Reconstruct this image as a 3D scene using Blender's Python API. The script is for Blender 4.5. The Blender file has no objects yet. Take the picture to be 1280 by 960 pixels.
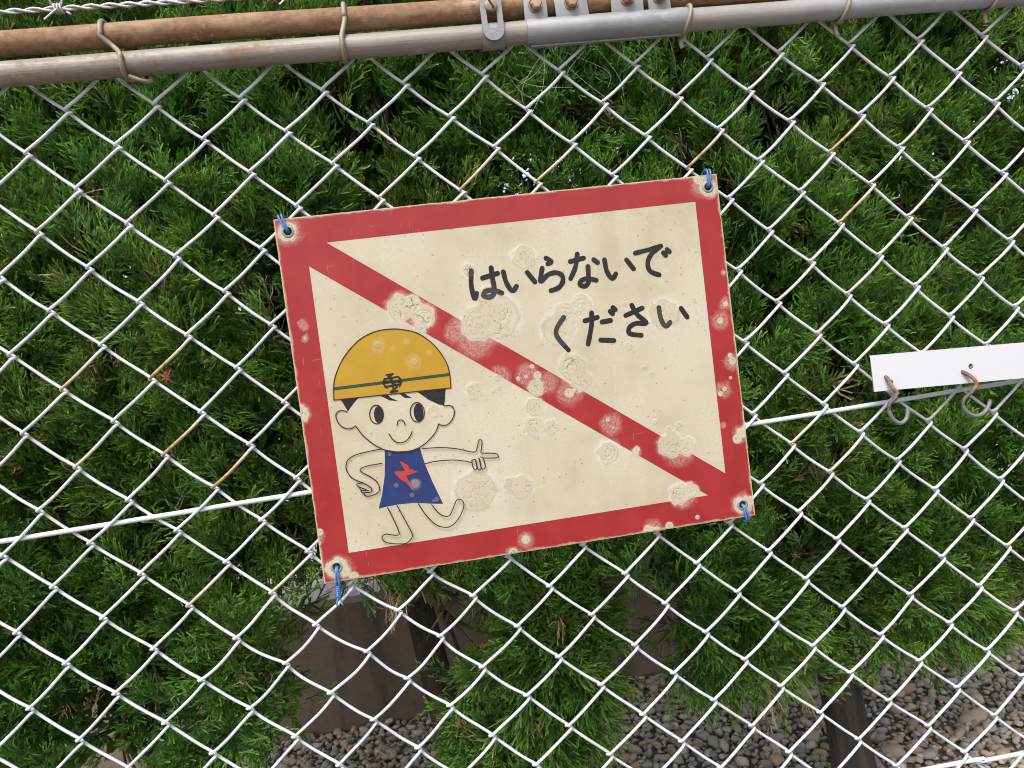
import bpy, bmesh, math, random
import numpy as np
from mathutils import Vector, Matrix, noise

# ------------------------------------------------------------------ camera, sky, sun, exposure
CAM_LOC = (0.38084, -0.75510, 0.09767)
CAM_AXES = ((0.984961, -0.117766, -0.126420), (0.130723, 0.029532, 0.990979), (-0.112970, -0.992602, 0.044482))   # right, up, back
scene = bpy.context.scene
COL = scene.collection
cam_data = bpy.data.cameras.new('camera')
cam = bpy.data.objects.new('camera', cam_data)
COL.objects.link(cam)
rx, up, bk = (Vector(a) for a in CAM_AXES)
M = Matrix((rx, up, bk)).transposed().to_4x4()
M.translation = Vector(CAM_LOC)
cam.matrix_world = M
cam_data.sensor_width = 36.0
cam_data.lens = 925.0 / 1280.0 * 36.0
cam_data.clip_start = 0.02
cam_data.clip_end = 3000.0
cam_data.dof.use_dof = True
cam_data.dof.focus_distance = 0.84
cam_data.dof.aperture_fstop = 16.0
scene.camera = cam

SUN_ELEV, SUN_AZ = math.radians(54), math.radians(205)     # azimuth clockwise from +Y: from behind the camera, a little left
world = bpy.data.worlds.new('World')
scene.world = world
world.use_nodes = True
wn, wl = world.node_tree.nodes, world.node_tree.links
wn.clear()
sky = wn.new('ShaderNodeTexSky')
sky.sky_type = 'NISHITA'
sky.sun_disc = False
sky.sun_elevation = SUN_ELEV
sky.sun_rotation = SUN_AZ
sky.air_density = 1.0
sky.dust_density = 4.0
sky.ozone_density = 1.0
hsv = wn.new('ShaderNodeHueSaturation')
hsv.inputs['Saturation'].default_value = 0.45              # thin overcast
bg = wn.new('ShaderNodeBackground')
bg.inputs['Strength'].default_value = 0.15
wout = wn.new('ShaderNodeOutputWorld')
wl.new(sky.outputs[0], hsv.inputs['Color'])
wl.new(hsv.outputs[0], bg.inputs['Color'])
wl.new(bg.outputs[0], wout.inputs['Surface'])

sun_data = bpy.data.lights.new('sun', 'SUN')
sun_data.energy = 1.5
sun_data.angle = math.radians(22)
sun_data.color = (1.0, 0.96, 0.90)
sun = bpy.data.objects.new('sun', sun_data)
COL.objects.link(sun)
sd = Vector((math.sin(SUN_AZ) * math.cos(SUN_ELEV), math.cos(SUN_AZ) * math.cos(SUN_ELEV), math.sin(SUN_ELEV)))
sun.rotation_euler = sd.to_track_quat('Z', 'Y').to_euler()
sun.location = (0, -3, 5)

scene.view_settings.view_transform = 'Standard'
scene.view_settings.look = 'None'
scene.view_settings.exposure = 0.82
scene.view_settings.gamma = 1.0
scene.view_settings.use_curve_mapping = False
scene.cycles.max_bounces = 5
scene.cycles.diffuse_bounces = 3
scene.cycles.glossy_bounces = 2
scene.cycles.transmission_bounces = 2
scene.cycles.filter_width = 1.0

# ------------------------------------------------------------------ measured positions (metres; sign data in mm from its centre)
MESH_W, MESH_H = 0.08, 0.075318
NODE_SHIFT = {(0,0):(-1.0,1.4),(2,0):(0.8,-0.7),(4,0):(2.0,0.2),(6,0):(1.1,-2.5),(0,2):(0.3,1.4),(2,2):(1.8,1.1),(4,2):(2.6,0.0),(6,2):(2.2,-1.9),(0,4):(0.9,0.8),(2,4):(2.8,1.1),(4,4):(1.4,-1.7),(0,6):(2.1,-0.6),(2,6):(3.0,1.4),(0,-2):(-4.1,1.4),(2,-2):(-1.2,1.6),(4,-2):(0.0,-0.1),(6,-2):(-0.1,-1.1),(0,-4):(-4.5,1.8),(2,-4):(-2.1,1.0),(4,-4):(-2.1,0.6),(6,-4):(-1.8,1.1),(2,-6):(-3.1,0.5),(4,-6):(-1.8,2.1),(6,-6):(-0.7,1.3),(2,-8):(-2.4,0.3),(4,-8):(-0.5,-0.2),(6,-8):(-0.8,0.6),(8,-8):(-0.5,1.2),(2,-10):(-1.0,-0.5),(4,-10):(-0.4,-1.9),(6,-10):(0.5,-2.6),(8,-10):(-0.8,-1.7),(10,-10):(-0.7,-1.4),(12,-10):(-0.9,0.8),(14,-10):(-1.8,-1.7),(16,-10):(-2.5,-2.1),(10,-8):(1.1,0.6),(12,-8):(1.9,2.9),(14,-8):(1.5,-0.1),(16,-8):(0.9,-0.1),(18,-10):(-3.1,-1.6),(20,-10):(-4.1,-1.7),(22,-10):(-4.0,0.5),(24,-10):(-3.6,-0.6),(26,-10):(-7.8,-1.7),(18,-8):(0.4,0.1),(20,-8):(0.0,1.3),(22,-8):(-0.0,1.0),(24,-8):(-1.0,0.9),(26,-8):(-1.2,0.4),(18,-6):(2.3,2.2),(20,-6):(2.7,1.6),(22,-6):(3.2,1.7),(24,-6):(-0.0,-1.2),(26,-6):(-0.3,-1.7),(18,-4):(3.0,1.5),(20,-4):(5.3,1.2),(22,-4):(3.8,-0.6),(18,-2):(1.1,0.2),(20,-2):(3.7,-1.1),(22,-2):(2.9,-0.3),(24,-2):(-0.6,-0.4),(26,-2):(-1.9,0.4),(18,0):(1.0,-2.1),(20,0):(1.9,-2.2),(20,2):(0.2,-1.4),(22,2):(-0.7,0.4),(24,2):(0.1,1.4),(18,2):(0.2,-2.3),(20,4):(-0.4,-0.4),(18,4):(0.6,-1.2),(22,4):(-0.6,-0.4),(24,4):(-0.9,-1.5),(16,4):(-0.3,-1.8),(16,6):(0.5,-1.9),(18,6):(-0.6,-2.2),(20,6):(-2.9,-0.6),(22,6):(-2.6,0.4),(24,6):(0.9,-3.5),(16,8):(0.1,-1.5),(18,8):(-3.1,0.1),(20,8):(-2.4,0.8),(22,8):(0.0,-0.3),(24,8):(1.8,-2.4),(18,10):(-2.5,1.1),(20,10):(-1.4,0.5),(22,10):(2.4,-0.2),(24,10):(3.1,-2.8),(14,4):(0.9,-0.7),(12,4):(-0.6,-1.0),(10,4):(-0.7,2.1),(8,4):(2.2,-0.0),(14,6):(1.8,-2.6),(12,6):(-0.4,-1.1),(10,6):(-0.8,2.1),(8,6):(1.7,4.2),(6,6):(4.2,2.4),(14,8):(1.3,-3.2),(12,8):(0.6,-0.2),(10,8):(-0.1,4.2),(8,8):(3.0,5.8),(5,3):(1.7,0.3),(6,4):(-0.7,-1.3),(5,5):(5.0,2.8),(4,6):(4.4,1.4),(7,5):(5.6,0.9),(5,7):(3.6,2.3),(7,3):(-2.1,-3.7),(9,5):(0.7,4.2),(9,7):(1.0,5.9),(7,7):(2.6,5.3),(9,3):(-0.3,-3.9)}
SIGN_CENTRE = (0.4798, -0.012, 0.0727)
TRI_UP = [(-177.8, 152.7), (198.9, 153.9), (197.6, -131.1)]
TRI_LOW = [(-197.4, 131.6), (176.0, -151.3), (-197.5, -153.3)]
LETTERS = [('ha',[[(-40.7,109.6),(-42.5,94.7),(-41.0,81.3),(-38.2,86.5)],[(-30.4,100.9),(-14.7,103.9)],[(-20.5,110.2),(-20.4,98.1),(-19.9,87.5),(-23.0,82.2),(-28.1,81.6),(-31.5,83.8),(-29.3,87.4),(-24.1,88.2),(-18.2,86.7),(-13.1,84.0)]]),('i',[[(-8.8,104.8),(-7.0,93.4),(-2.1,84.7),(2.6,88.8)],[(15.3,101.3),(21.9,91.0)]]),('ra',[[(36.1,113.5),(41.2,109.5),(37.3,107.5)],[(31.0,103.8),(28.6,95.9),(28.0,90.7),(35.7,96.5),(44.3,97.9),(50.4,94.1),(50.1,87.6),(45.2,82.5),(37.1,80.4)]]),('na',[[(60.6,107.2),(74.7,109.3)],[(68.7,114.1),(65.2,101.2),(58.8,90.3)],[(84.9,106.5),(88.6,103.0)],[(78.1,100.3),(77.1,87.5),(75.1,82.2),(70.7,81.0),(67.5,83.9),(70.3,87.2),(76.3,88.2),(84.8,85.5)]]),('i',[[(96.1,105.2),(97.1,93.3),(101.7,85.2),(106.1,89.6)],[(119.0,102.5),(125.3,92.5)]]),('de',[[(129.0,108.2),(145.3,110.4),(156.8,112.6)],[(156.8,112.6),(145.7,105.2),(140.8,96.5),(142.6,88.0),(151.4,83.4)],[(158.6,105.4),(160.8,102.4)],[(162.9,108.2),(165.1,105.7)]]),('ku',[[(46.8,52.1),(36.7,37.0),(47.4,18.5)]]),('da',[[(68.1,45.8),(81.5,47.8)],[(76.0,53.2),(75.0,43.5),(72.3,33.5),(68.5,22.0)],[(85.6,42.5),(94.8,43.0)],[(82.0,24.4),(95.7,22.2)],[(95.5,52.3),(97.7,49.7)],[(98.7,55.8),(101.0,53.4)]]),('sa',[[(111.2,46.1),(129.5,51.6)],[(118.8,55.8),(123.3,45.7),(132.2,35.8),(121.0,36.8),(113.5,33.4),(113.2,27.2),(125.0,24.0)]]),('i',[[(147.1,50.0),(147.7,38.5),(151.9,30.0),(157.1,33.5)],[(170.4,46.5),(176.0,36.6)]])]
HELMET = [(-191.4, -0.9), (-190.2, 11.1), (-186.9, 21.9), (-180.3, 34.0), (-170.6, 45.6), (-158.0, 55.3), (-143.6, 60.7), (-129.0, 61.6), (-116.4, 59.7), (-102.6, 54.7), (-91.0, 45.0), (-82.9, 34.1), (-77.3, 21.9), (-75.4, 10.2), (-76.1, -4.1)]
BAND = [(-189.5, 11.6), (-76.0, 10.9), (-75.9, 7.9), (-190.2, 8.5)]
HAIR = [[(-184.9, -1.5), (-167.0, -1.6), (-172.9, -6.7), (-179.6, -13.9), (-181.9, -7.9)], [(-109.7, -3.6), (-81.2, -4.2), (-84.8, -21.0), (-90.7, -18.7), (-99.6, -12.9)], [(-146.7, -2.4), (-139.4, -2.4), (-136.0, -6.2), (-129.3, -10.4), (-137.9, -8.4)], [(-128.2, -2.8), (-122.5, -2.8), (-119.8, -6.0), (-115.3, -9.0), (-122.5, -8.0)]]
PUPILS = [[(-145.7, -21.4), (-146.0, -24.0), (-146.8, -26.4), (-147.9, -28.2), (-149.3, -29.4), (-150.7, -29.7), (-152.1, -29.3), (-153.3, -28.0), (-154.3, -26.1), (-154.8, -23.6), (-154.9, -21.0), (-154.5, -18.4), (-153.8, -16.0), (-152.6, -14.2), (-151.3, -13.0), (-149.8, -12.6), (-148.4, -13.1), (-147.2, -14.4), (-146.3, -16.3), (-145.8, -18.7)], [(-106.3, -24.4), (-106.7, -27.2), (-107.5, -29.7), (-108.6, -31.7), (-110.0, -33.0), (-111.6, -33.3), (-113.0, -32.8), (-114.3, -31.5), (-115.3, -29.4), (-115.8, -26.9), (-115.9, -24.1), (-115.6, -21.3), (-114.8, -18.7), (-113.6, -16.8), (-112.2, -15.5), (-110.7, -15.2), (-109.2, -15.7), (-107.9, -17.0), (-106.9, -19.0), (-106.4, -21.6)]]
FIGURE_LINES = [[(-145.6,-20.8),(-146.1,-23.7),(-147.1,-26.2),(-148.7,-28.2),(-150.7,-29.4),(-152.7,-29.8),(-154.8,-29.2),(-156.6,-27.9),(-158.0,-25.8),(-158.8,-23.2),(-158.9,-20.3),(-158.5,-17.5),(-157.4,-15.0),(-155.8,-13.0),(-153.9,-11.7),(-151.8,-11.4),(-149.8,-11.9),(-148.0,-13.3),(-146.6,-15.4),(-145.8,-18.0),(-145.6,-20.8)],[(-105.4,-24.0),(-105.9,-27.0),(-107.0,-29.7),(-108.7,-31.8),(-110.7,-33.1),(-112.8,-33.5),(-114.9,-32.9),(-116.8,-31.5),(-118.2,-29.2),(-119.1,-26.5),(-119.3,-23.5),(-118.8,-20.5),(-117.7,-17.8),(-116.0,-15.7),(-114.0,-14.4),(-111.9,-14.0),(-109.7,-14.6),(-107.9,-16.0),(-106.5,-18.2),(-105.6,-21.0),(-105.4,-24.0)],[(-180.4,-13.8),(-185.6,-12.0),(-190.2,-13.6),(-191.6,-17.9),(-189.6,-24.7),(-185.1,-29.4),(-179.0,-31.1),(-173.9,-29.1)],[(-173.9,-29.1),(-168.2,-39.2),(-160.0,-48.5),(-152.8,-54.2),(-149.1,-56.4),(-140.7,-59.3),(-132.8,-60.7),(-123.1,-60.9),(-114.6,-58.8),(-105.8,-54.0),(-97.2,-46.2),(-92.8,-38.2)],[(-92.8,-38.2),(-89.0,-40.4),(-83.1,-39.6),(-77.9,-34.1),(-75.6,-27.8),(-77.3,-22.6),(-81.2,-21.2),(-85.3,-21.0)],[(-133.7,-34.0),(-132.6,-30.4),(-129.2,-29.1),(-126.5,-31.3),(-126.0,-34.6)],[(-142.8,-41.2),(-139.0,-48.3),(-133.1,-51.7),(-126.4,-50.2),(-121.5,-45.1),(-119.8,-42.1)],[(-152.2,-55.2),(-165.9,-55.9),(-179.0,-57.8),(-186.0,-61.6),(-188.4,-67.0),(-188.3,-71.9),(-185.3,-78.1),(-179.6,-83.0),(-174.4,-85.5)],[(-153.5,-69.4),(-164.8,-69.7),(-172.2,-70.7),(-175.4,-73.0),(-173.0,-76.2),(-166.5,-80.9),(-160.9,-86.7),(-159.1,-93.6),(-160.9,-97.4),(-166.1,-99.5),(-171.7,-99.8),(-174.7,-98.2)],[(-174.5,-85.8),(-179.6,-86.0),(-180.3,-87.5),(-177.5,-90.1),(-172.3,-92.7)],[(-174.5,-85.8),(-169.1,-89.9),(-166.7,-93.2),(-168.0,-96.0),(-171.2,-96.0)],[(-177.8,-90.2),(-177.1,-92.9),(-169.8,-94.0)],[(-177.0,-93.3),(-176.4,-95.6),(-171.2,-96.0)],[(-174.4,-96.0),(-174.7,-98.2)],[(-112.4,-60.5),(-101.9,-61.1),(-89.0,-62.8),(-76.3,-66.0),(-65.4,-70.1),(-60.5,-71.1),(-58.1,-68.2),(-55.3,-60.6),(-53.5,-59.7),(-52.2,-61.6),(-53.6,-68.8),(-54.2,-72.9),(-46.1,-74.4),(-39.6,-75.9),(-37.8,-78.2),(-39.4,-80.1),(-53.3,-78.4)],[(-111.4,-75.7),(-99.0,-74.9),(-84.4,-75.9),(-73.2,-78.4),(-65.3,-81.3)],[(-64.7,-79.2),(-64.6,-85.5),(-63.1,-88.4),(-60.8,-87.8),(-61.0,-81.1),(-61.9,-78.4),(-64.7,-79.2)],[(-60.7,-79.1),(-60.2,-87.0),(-58.6,-89.6),(-56.8,-88.7),(-56.7,-80.0),(-57.9,-77.7)],[(-57.4,-78.3),(-56.3,-87.8),(-54.6,-89.5),(-52.3,-87.7),(-52.3,-83.2),(-53.3,-78.4),(-55.6,-76.9)],[(-153.7,-113.7),(-150.3,-123.8),(-146.1,-138.5),(-147.1,-142.5),(-153.0,-141.5),(-159.2,-139.7),(-162.7,-141.6),(-162.5,-145.3),(-157.4,-149.1),(-148.0,-151.4),(-139.9,-151.9),(-134.4,-147.8),(-133.4,-143.0),(-137.0,-132.5),(-144.2,-113.2)],[(-123.2,-114.3),(-118.0,-125.5),(-109.9,-136.8),(-102.3,-141.4),(-94.1,-141.8),(-85.8,-135.6),(-79.8,-126.6),(-78.5,-120.1),(-81.3,-116.3),(-85.6,-117.3),(-90.0,-125.0),(-94.2,-131.0),(-99.9,-130.4),(-105.0,-125.9),(-110.3,-117.3)]]
EMBLEM = [[(-137.7, 16.9), (-131.1, 17.3)], [(-131.1, 17.3), (-136.1, 14.1)], [(-140.3, 13.2), (-126.5, 13.8)], [(-141.7, 9.3), (-123.9, 9.8)], [(-140.6, 5.6), (-124.9, 6.0)], [(-133.0, 13.8), (-132.9, 3.5)], [(-139.5, 13.1), (-141.7, 9.3), (-138.4, 4.3)], [(-126.5, 13.8), (-123.9, 9.5), (-126.3, 4.3)], [(-128.8, 3.9), (-135.0, 0.2)], [(-135.9, -0.5), (-128.9, -0.1)], [(-139.0, 10.9), (-126.0, 8.5)], [(-136.0, 15.0), (-129.4, 5.2)]]
DRESS = [(-149.1, -56.4), (-140.7, -59.7), (-131.3, -61.5), (-121.5, -61.3), (-114.3, -59.1), (-113.4, -66.7), (-111.0, -78.6), (-106.8, -94.1), (-98.9, -118.6), (-110.2, -116.8), (-126.0, -113.5), (-142.2, -112.6), (-155.2, -113.1), (-162.6, -113.9), (-157.2, -99.6), (-152.5, -82.2), (-150.3, -67.8)]
BOLT = [(-136.1, -69.6), (-128.1, -75.2), (-127.4, -78.6), (-119.6, -83.1), (-131.6, -85.4), (-125.3, -102.9), (-132.6, -91.8), (-137.7, -87.8), (-142.4, -81.3), (-142.1, -79.4), (-131.7, -80.4)]
HOLES = [(-212.7, 167.1), (214.3, 167.4), (212.5, -166.8), (-211.0, -165.3)]
BLISTERS = [(13.5,116.8,13.0),(-42.3,109.5,7.2),(-41.3,56.1,17.8),(-19.5,59.8,23.6),(-26.2,81.0,11.3),(39.7,40.1,18.2),(47.4,53.1,13.3),(66.2,61.4,11.7),(152.1,42.5,17.1),(111.5,58.3,2.5),(110.3,14.5,4.2),(49.0,0.2,14.9),(57.0,-14.1,11.7),(-114.8,80.6,13.4),(-103.1,84.0,9.5),(-94.1,70.0,11.9),(-98.8,59.4,6.3),(-28.3,-0.1,3.2),(12.6,-3.2,4.0),(8.2,6.4,2.1),(9.2,-15.1,8.2),(6.4,-34.4,9.9),(3.3,-55.4,11.5),(19.8,-57.0,7.5),(42.8,-25.4,4.6),(48.2,-22.9,2.1),(-7.4,-3.8,2.1),(0.9,-3.3,1.7),(-53.5,-10.6,8.9),(-28.2,-10.8,2.4),(-34.3,-13.2,1.6),(79.5,-58.0,2.2),(84.2,-67.0,1.4),(75.6,-91.7,12.6),(104.2,-95.1,5.2),(142.6,-93.1,13.7),(159.4,-97.3,9.6),(153.9,-74.5,4.3),(142.2,-77.0,3.4),(128.9,-66.7,2.6),(130.8,-16.6,2.6),(124.0,-9.8,2.6),(145.7,-145.4,11.2),(158.3,-143.0,7.8),(-17.7,-114.3,12.3),(-29.4,-109.3,7.4),(-64.4,-112.1,22.8),(219.3,-14.9,3.9),(217.5,-8.8,2.6),(215.1,-32.2,1.7),(207.4,-43.0,2.3),(202.4,-47.4,2.6),(215.0,-96.9,4.9),(220.2,-91.7,5.2),(225.1,-88.1,4.4),(212.5,-166.8,9.7),(221.8,-164.0,4.9),(162.0,-172.6,2.3),(130.8,-177.1,4.2),(108.1,-177.7,5.2),(116.6,-179.0,3.5),(-20.5,-167.9,4.3),(-34.6,-178.9,4.2),(221.1,77.7,1.4),(218.8,45.1,2.6),(211.2,28.4,3.1),(214.7,166.9,9.5),(206.6,177.7,6.9),(-212.7,167.1,9.2),(-211.3,-166.9,10.1),(-204.8,-171.2,7.0),(-195.6,-177.7,4.8),(-222.7,-128.7,3.6),(-225.9,-139.5,3.1),(-225.5,-9.9,8.4),(-210.6,62.5,1.5),(-141.9,47.3,3.1),(-108.6,26.0,3.1),(-94.8,-24.3,6.4),(-123.4,-94.9,3.9),(-142.4,-93.6,2.3),(-128.2,-105.5,2.3),(-104.4,-113.3,2.4),(-144.8,-61.7,1.9),(-107.8,-114.4,1.6)]
HALOS = [(-45.2,40.4,21.8),(-63.1,50.8,14.4),(-24.7,1.8,11.4),(2.9,-1.1,14.0),(22.1,-11.9,13.2),(42.8,-25.4,14.9),(82.2,-63.4,13.5),(-114.8,80.6,18.9),(-96.3,71.1,19.1),(150.5,-98.5,20.8),(150.6,-147.8,15.7),(-210.6,62.5,5.3),(-210.9,76.0,6.2),(-225.5,-9.9,12.2),(-212.7,167.1,15.2),(210.8,170.7,17.3),(212.5,-166.8,14.2),(-207.5,-168.4,15.5),(-224.3,-134.1,7.0),(219.3,-14.9,10.5),(206.3,-44.6,10.5),(221.1,77.7,4.3),(218.8,45.1,8.7),(211.2,28.4,11.3),(-20.5,-167.9,9.9),(-34.6,-178.9,8.2),(220.2,-91.7,10.6),(113.3,-177.7,12.1),(-141.9,47.3,9.4),(-108.6,26.0,9.5),(-113.4,47.6,4.0),(-93.1,33.7,4.0),(-128.4,42.3,3.1),(201.3,-80.4,4.4),(-123.4,-94.9,7.2)]
RAIL = [(0.0322,-0.018,0.4081),(0.8667,-0.018,0.4082)]
RUSTY = [(0.0337,-0.012,0.4396),(0.3056,-0.012,0.4371),(0.481,-0.012,0.437)]
ROD_A = [(-0.0409,0.0,-0.0212),(0.2517,0.0,-0.0168),(0.7179,0.0,-0.0125),(1.0397,0.0,-0.0072)]
ROD_B = [(0.8917,0.0,-0.4253),(0.9952,0.0,-0.4295)]
BARBED = [(0.0322,0.0,0.4729),(0.125,0.0,0.4714),(0.1762,0.0,0.4708),(0.2283,0.0,0.4701)]
TIES_PX = [(0.1277,-0.034,0.4416),(0.147,-0.034,0.3817),(0.3503,-0.034,0.4399),(0.3433,-0.034,0.3883),(0.4891,-0.034,0.4162),(0.691,-0.034,0.4193),(0.6876,-0.034,0.3913),(0.8587,-0.034,0.3928),(0.9426,-0.034,0.3965),(0.5338,-0.034,0.4213),(0.5657,-0.034,0.4213),(0.6205,-0.034,0.4212),(0.6549,-0.034,0.4211),(0.5235,-0.034,0.4022),(0.6856,-0.034,0.4016)]
STRIP = [(0.8397,-0.03,0.0451),(1.0177,-0.03,0.0368),(1.0137,-0.03,-0.0014),(0.8414,-0.03,0.0074)]
STRIP_HOLES = [(0.8605,-0.03,0.0143),(0.953,-0.03,0.0194)]
HOOK_A = [(0.8555,-0.036,0.0173),(0.8575,-0.036,0.0098),(0.861,-0.036,0.0036),(0.8572,-0.036,-0.0025),(0.8505,-0.036,-0.0069),(0.8493,-0.036,-0.0151),(0.8537,-0.036,-0.0237),(0.8613,-0.036,-0.0281),(0.8688,-0.036,-0.0239),(0.8722,-0.036,-0.0139)]
HOOK_B = [(0.9429,-0.036,0.0117),(0.9502,-0.036,0.0063),(0.951,-0.036,-0.0011),(0.9437,-0.036,-0.0072),(0.9352,-0.036,-0.0125),(0.9325,-0.036,-0.0195),(0.9367,-0.036,-0.0274),(0.9458,-0.036,-0.032),(0.9555,-0.036,-0.0304),(0.9626,-0.036,-0.024),(0.966,-0.036,-0.0178)]
TRUNKS = [(-0.2498,0.68,-0.5402),(0.3326,0.68,-0.4425),(1.1333,0.68,-0.7792)]
LEAF = [(0.0432,0.3,0.1218)]
VOIDS = [[(0.1559,-0.2423),(0.4054,-0.2622),(0.4011,-0.3665),(0.3817,-0.4443),(0.3269,-0.5087),(0.2863,-0.6163),(-0.0126,-0.5562),(0.0409,-0.4216),(0.0906,-0.3518),(0.1221,-0.3048)], [(0.5947,-0.4002),(0.6203,-0.3056),(0.7676,-0.3257),(0.7706,-0.4308),(0.733,-0.4942),(0.7174,-0.5405),(0.7753,-0.5583),(0.8918,-0.5543),(0.9512,-0.5508),(1.0989,-0.572),(1.1943,-0.541),(1.2515,-0.5145),(1.2775,-0.5632),(1.3911,-0.6132),(1.5667,-0.6449),(1.5411,-0.8993),(0.5668,-0.7007),(0.5883,-0.4957)], [(-0.2049,-0.3886),(-0.095,-0.4002),(-0.1024,-0.5381),(-0.2311,-0.5123)], [(0.2917,0.4615),(0.3315,0.478),(0.3688,0.4543),(0.3714,0.416),(0.3376,0.3914),(0.2924,0.411)]]


GROUND_Z = -0.95
WALL_Y, WALL_TOP = 1.42, -0.55
rnd = random.Random(7)
rng = np.random.default_rng(11)

# ------------------------------------------------------------------ helpers
def tag(o, label=None, cat=None, group=None, kind=None):
    if label: o['label'] = label
    if cat: o['category'] = cat
    if group: o['group'] = group
    if kind: o['kind'] = kind
    return o

def empty(name, loc=(0, 0, 0)):
    o = bpy.data.objects.new(name, None)
    o.empty_display_size = 0.02
    o.location = loc
    COL.objects.link(o)
    return o

def link(name, me, m=None, parent=None, smooth=False):
    o = bpy.data.objects.new(name, me)
    COL.objects.link(o)
    if m is not None and not me.materials:
        me.materials.append(m)
    if parent is not None:
        o.parent = parent
    if smooth:
        me.polygons.foreach_set('use_smooth', np.ones(len(me.polygons), dtype=bool))
    return o

def np_mesh(name, V, F):
    """V (n,3), F (m,k) int, k = 3 or 4"""
    me = bpy.data.meshes.new(name)
    k = F.shape[1]
    me.vertices.add(len(V)); me.vertices.foreach_set('co', np.ascontiguousarray(V, dtype=np.float32).ravel())
    me.loops.add(F.size); me.loops.foreach_set('vertex_index', np.ascontiguousarray(F, dtype=np.int32).ravel())
    me.polygons.add(len(F)); me.polygons.foreach_set('loop_start', np.arange(0, F.size, k, dtype=np.int32))
    me.update(calc_edges=True)
    return me

def tube_arrays(pts, rad, sides=8, closed=False, caps=True):
    P = np.array(pts, dtype=float)
    n = len(P)
    r = np.full(n, rad, dtype=float) if np.isscalar(rad) else np.array(rad, dtype=float)
    if closed:
        T = np.roll(P, -1, 0) - np.roll(P, 1, 0)
    else:
        T = np.gradient(P, axis=0)
    T /= np.linalg.norm(T, axis=1)[:, None] + 1e-12
    a = np.array([0.0, 0.0, 1.0])
    if abs(T[0] @ a) > 0.9: a = np.array([0.0, 1.0, 0.0])
    N = np.zeros_like(P)
    N[0] = a - T[0] * (a @ T[0]); N[0] /= np.linalg.norm(N[0])
    for i in range(1, n):
        v = N[i - 1] - T[i] * (N[i - 1] @ T[i])
        N[i] = v / (np.linalg.norm(v) + 1e-12)
    Bn = np.cross(T, N)
    ang = np.linspace(0, 2 * np.pi, sides, endpoint=False)
    V = P[:, None, :] + r[:, None, None] * (np.cos(ang)[None, :, None] * N[:, None, :] + np.sin(ang)[None, :, None] * Bn[:, None, :])
    V = V.reshape(-1, 3)
    F = []
    m = n if closed else n - 1
    for i in range(m):
        j = (i + 1) % n
        for s in range(sides):
            t = (s + 1) % sides
            F.append((i * sides + s, i * sides + t, j * sides + t, j * sides + s))
    F = np.array(F, dtype=np.int64)
    if caps and not closed:
        c0, c1 = len(V), len(V) + 1
        V = np.vstack([V, P[0], P[-1]])
        e = []
        for s in range(sides):
            t = (s + 1) % sides
            e.append((c0, t, s, c0)); e.append((c1, (n - 1) * sides + s, (n - 1) * sides + t, c1))
        CF = np.array(e, dtype=np.int64)
        return V, F, CF
    return V, F, np.zeros((0, 4), dtype=np.int64)

class MB:
    """collects tubes, boxes and lathes into one mesh"""
    def __init__(s): s.v = []; s.f = []; s.n = 0
    def add(s, V, F):
        for q in F:
            q = [int(i) + s.n for i in q]
            u = []
            for i in q:
                if i not in u: u.append(i)
            s.f.append(u)
        s.v += [tuple(map(float, p)) for p in V]; s.n = len(s.v)
    def tube(s, pts, rad, sides=8, closed=False):
        V, F, CF = tube_arrays(pts, rad, sides, closed)
        s.add(V, list(F) + list(CF)); return s
    def box(s, c, h, rot=None, bev=0.0):
        bm = bmesh.new()
        bmesh.ops.create_cube(bm, size=2.0)
        for v in bm.verts: v.co = Vector((v.co.x * h[0], v.co.y * h[1], v.co.z * h[2]))
        if bev: bmesh.ops.bevel(bm, geom=bm.edges[:], offset=bev, segments=2, affect='EDGES', profile=0.6)
        if rot is not None: bmesh.ops.rotate(bm, verts=bm.verts[:], matrix=rot)
        bm.verts.index_update()
        s.add([v.co + Vector(c) for v in bm.verts], [[v.index for v in f.verts] for f in bm.faces]); bm.free(); return s
    def lathe(s, prof, c, axis='Y', sides=20):
        """prof: list of (radius, height); around an axis through c"""
        V = []; F = []
        for (r, h) in prof:
            for k in range(sides):
                a = 2 * math.pi * k / sides
                x, y = r * math.cos(a), r * math.sin(a)
                V.append({'Y': (c[0] + x, c[1] + h, c[2] + y), 'Z': (c[0] + x, c[1] + y, c[2] + h), 'X': (c[0] + h, c[1] + x, c[2] + y)}[axis])
        for i in range(len(prof) - 1):
            for k in range(sides):
                l = (k + 1) % sides
                F.append((i * sides + k, i * sides + l, (i + 1) * sides + l, (i + 1) * sides + k))
        s.add(V, F); return s
    def build(s, name, m, parent=None, smooth=True, angle=40):
        me = bpy.data.meshes.new(name)
        me.from_pydata(s.v, [], s.f)
        bm = bmesh.new(); bm.from_mesh(me)
        bmesh.ops.recalc_face_normals(bm, faces=bm.faces[:])
        for e in bm.edges:
            if len(e.link_faces) == 2 and e.calc_face_angle(0.0) > math.radians(angle): e.smooth = False
        for f in bm.faces: f.smooth = smooth
        bm.to_mesh(me); bm.free()
        return link(name, me, m, parent)

def smooth_path(pts, sub=6, closed=False):
    P = [Vector(p) for p in pts]; n = len(P); out = []
    rngi = range(n if closed else n - 1)
    for i in rngi:
        if closed: a, b, c, d = P[(i - 1) % n], P[i], P[(i + 1) % n], P[(i + 2) % n]
        else: a, b, c, d = P[max(i - 1, 0)], P[i], P[i + 1], P[min(i + 2, n - 1)]
        for k in range(sub):
            t = k / sub; t2, t3 = t * t, t * t * t
            out.append(0.5 * ((2 * b) + (c - a) * t + (2 * a - 5 * b + 4 * c - d) * t2 + (3 * b - a - 3 * c + d) * t3))
    if not closed: out.append(P[-1])
    return out

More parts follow.
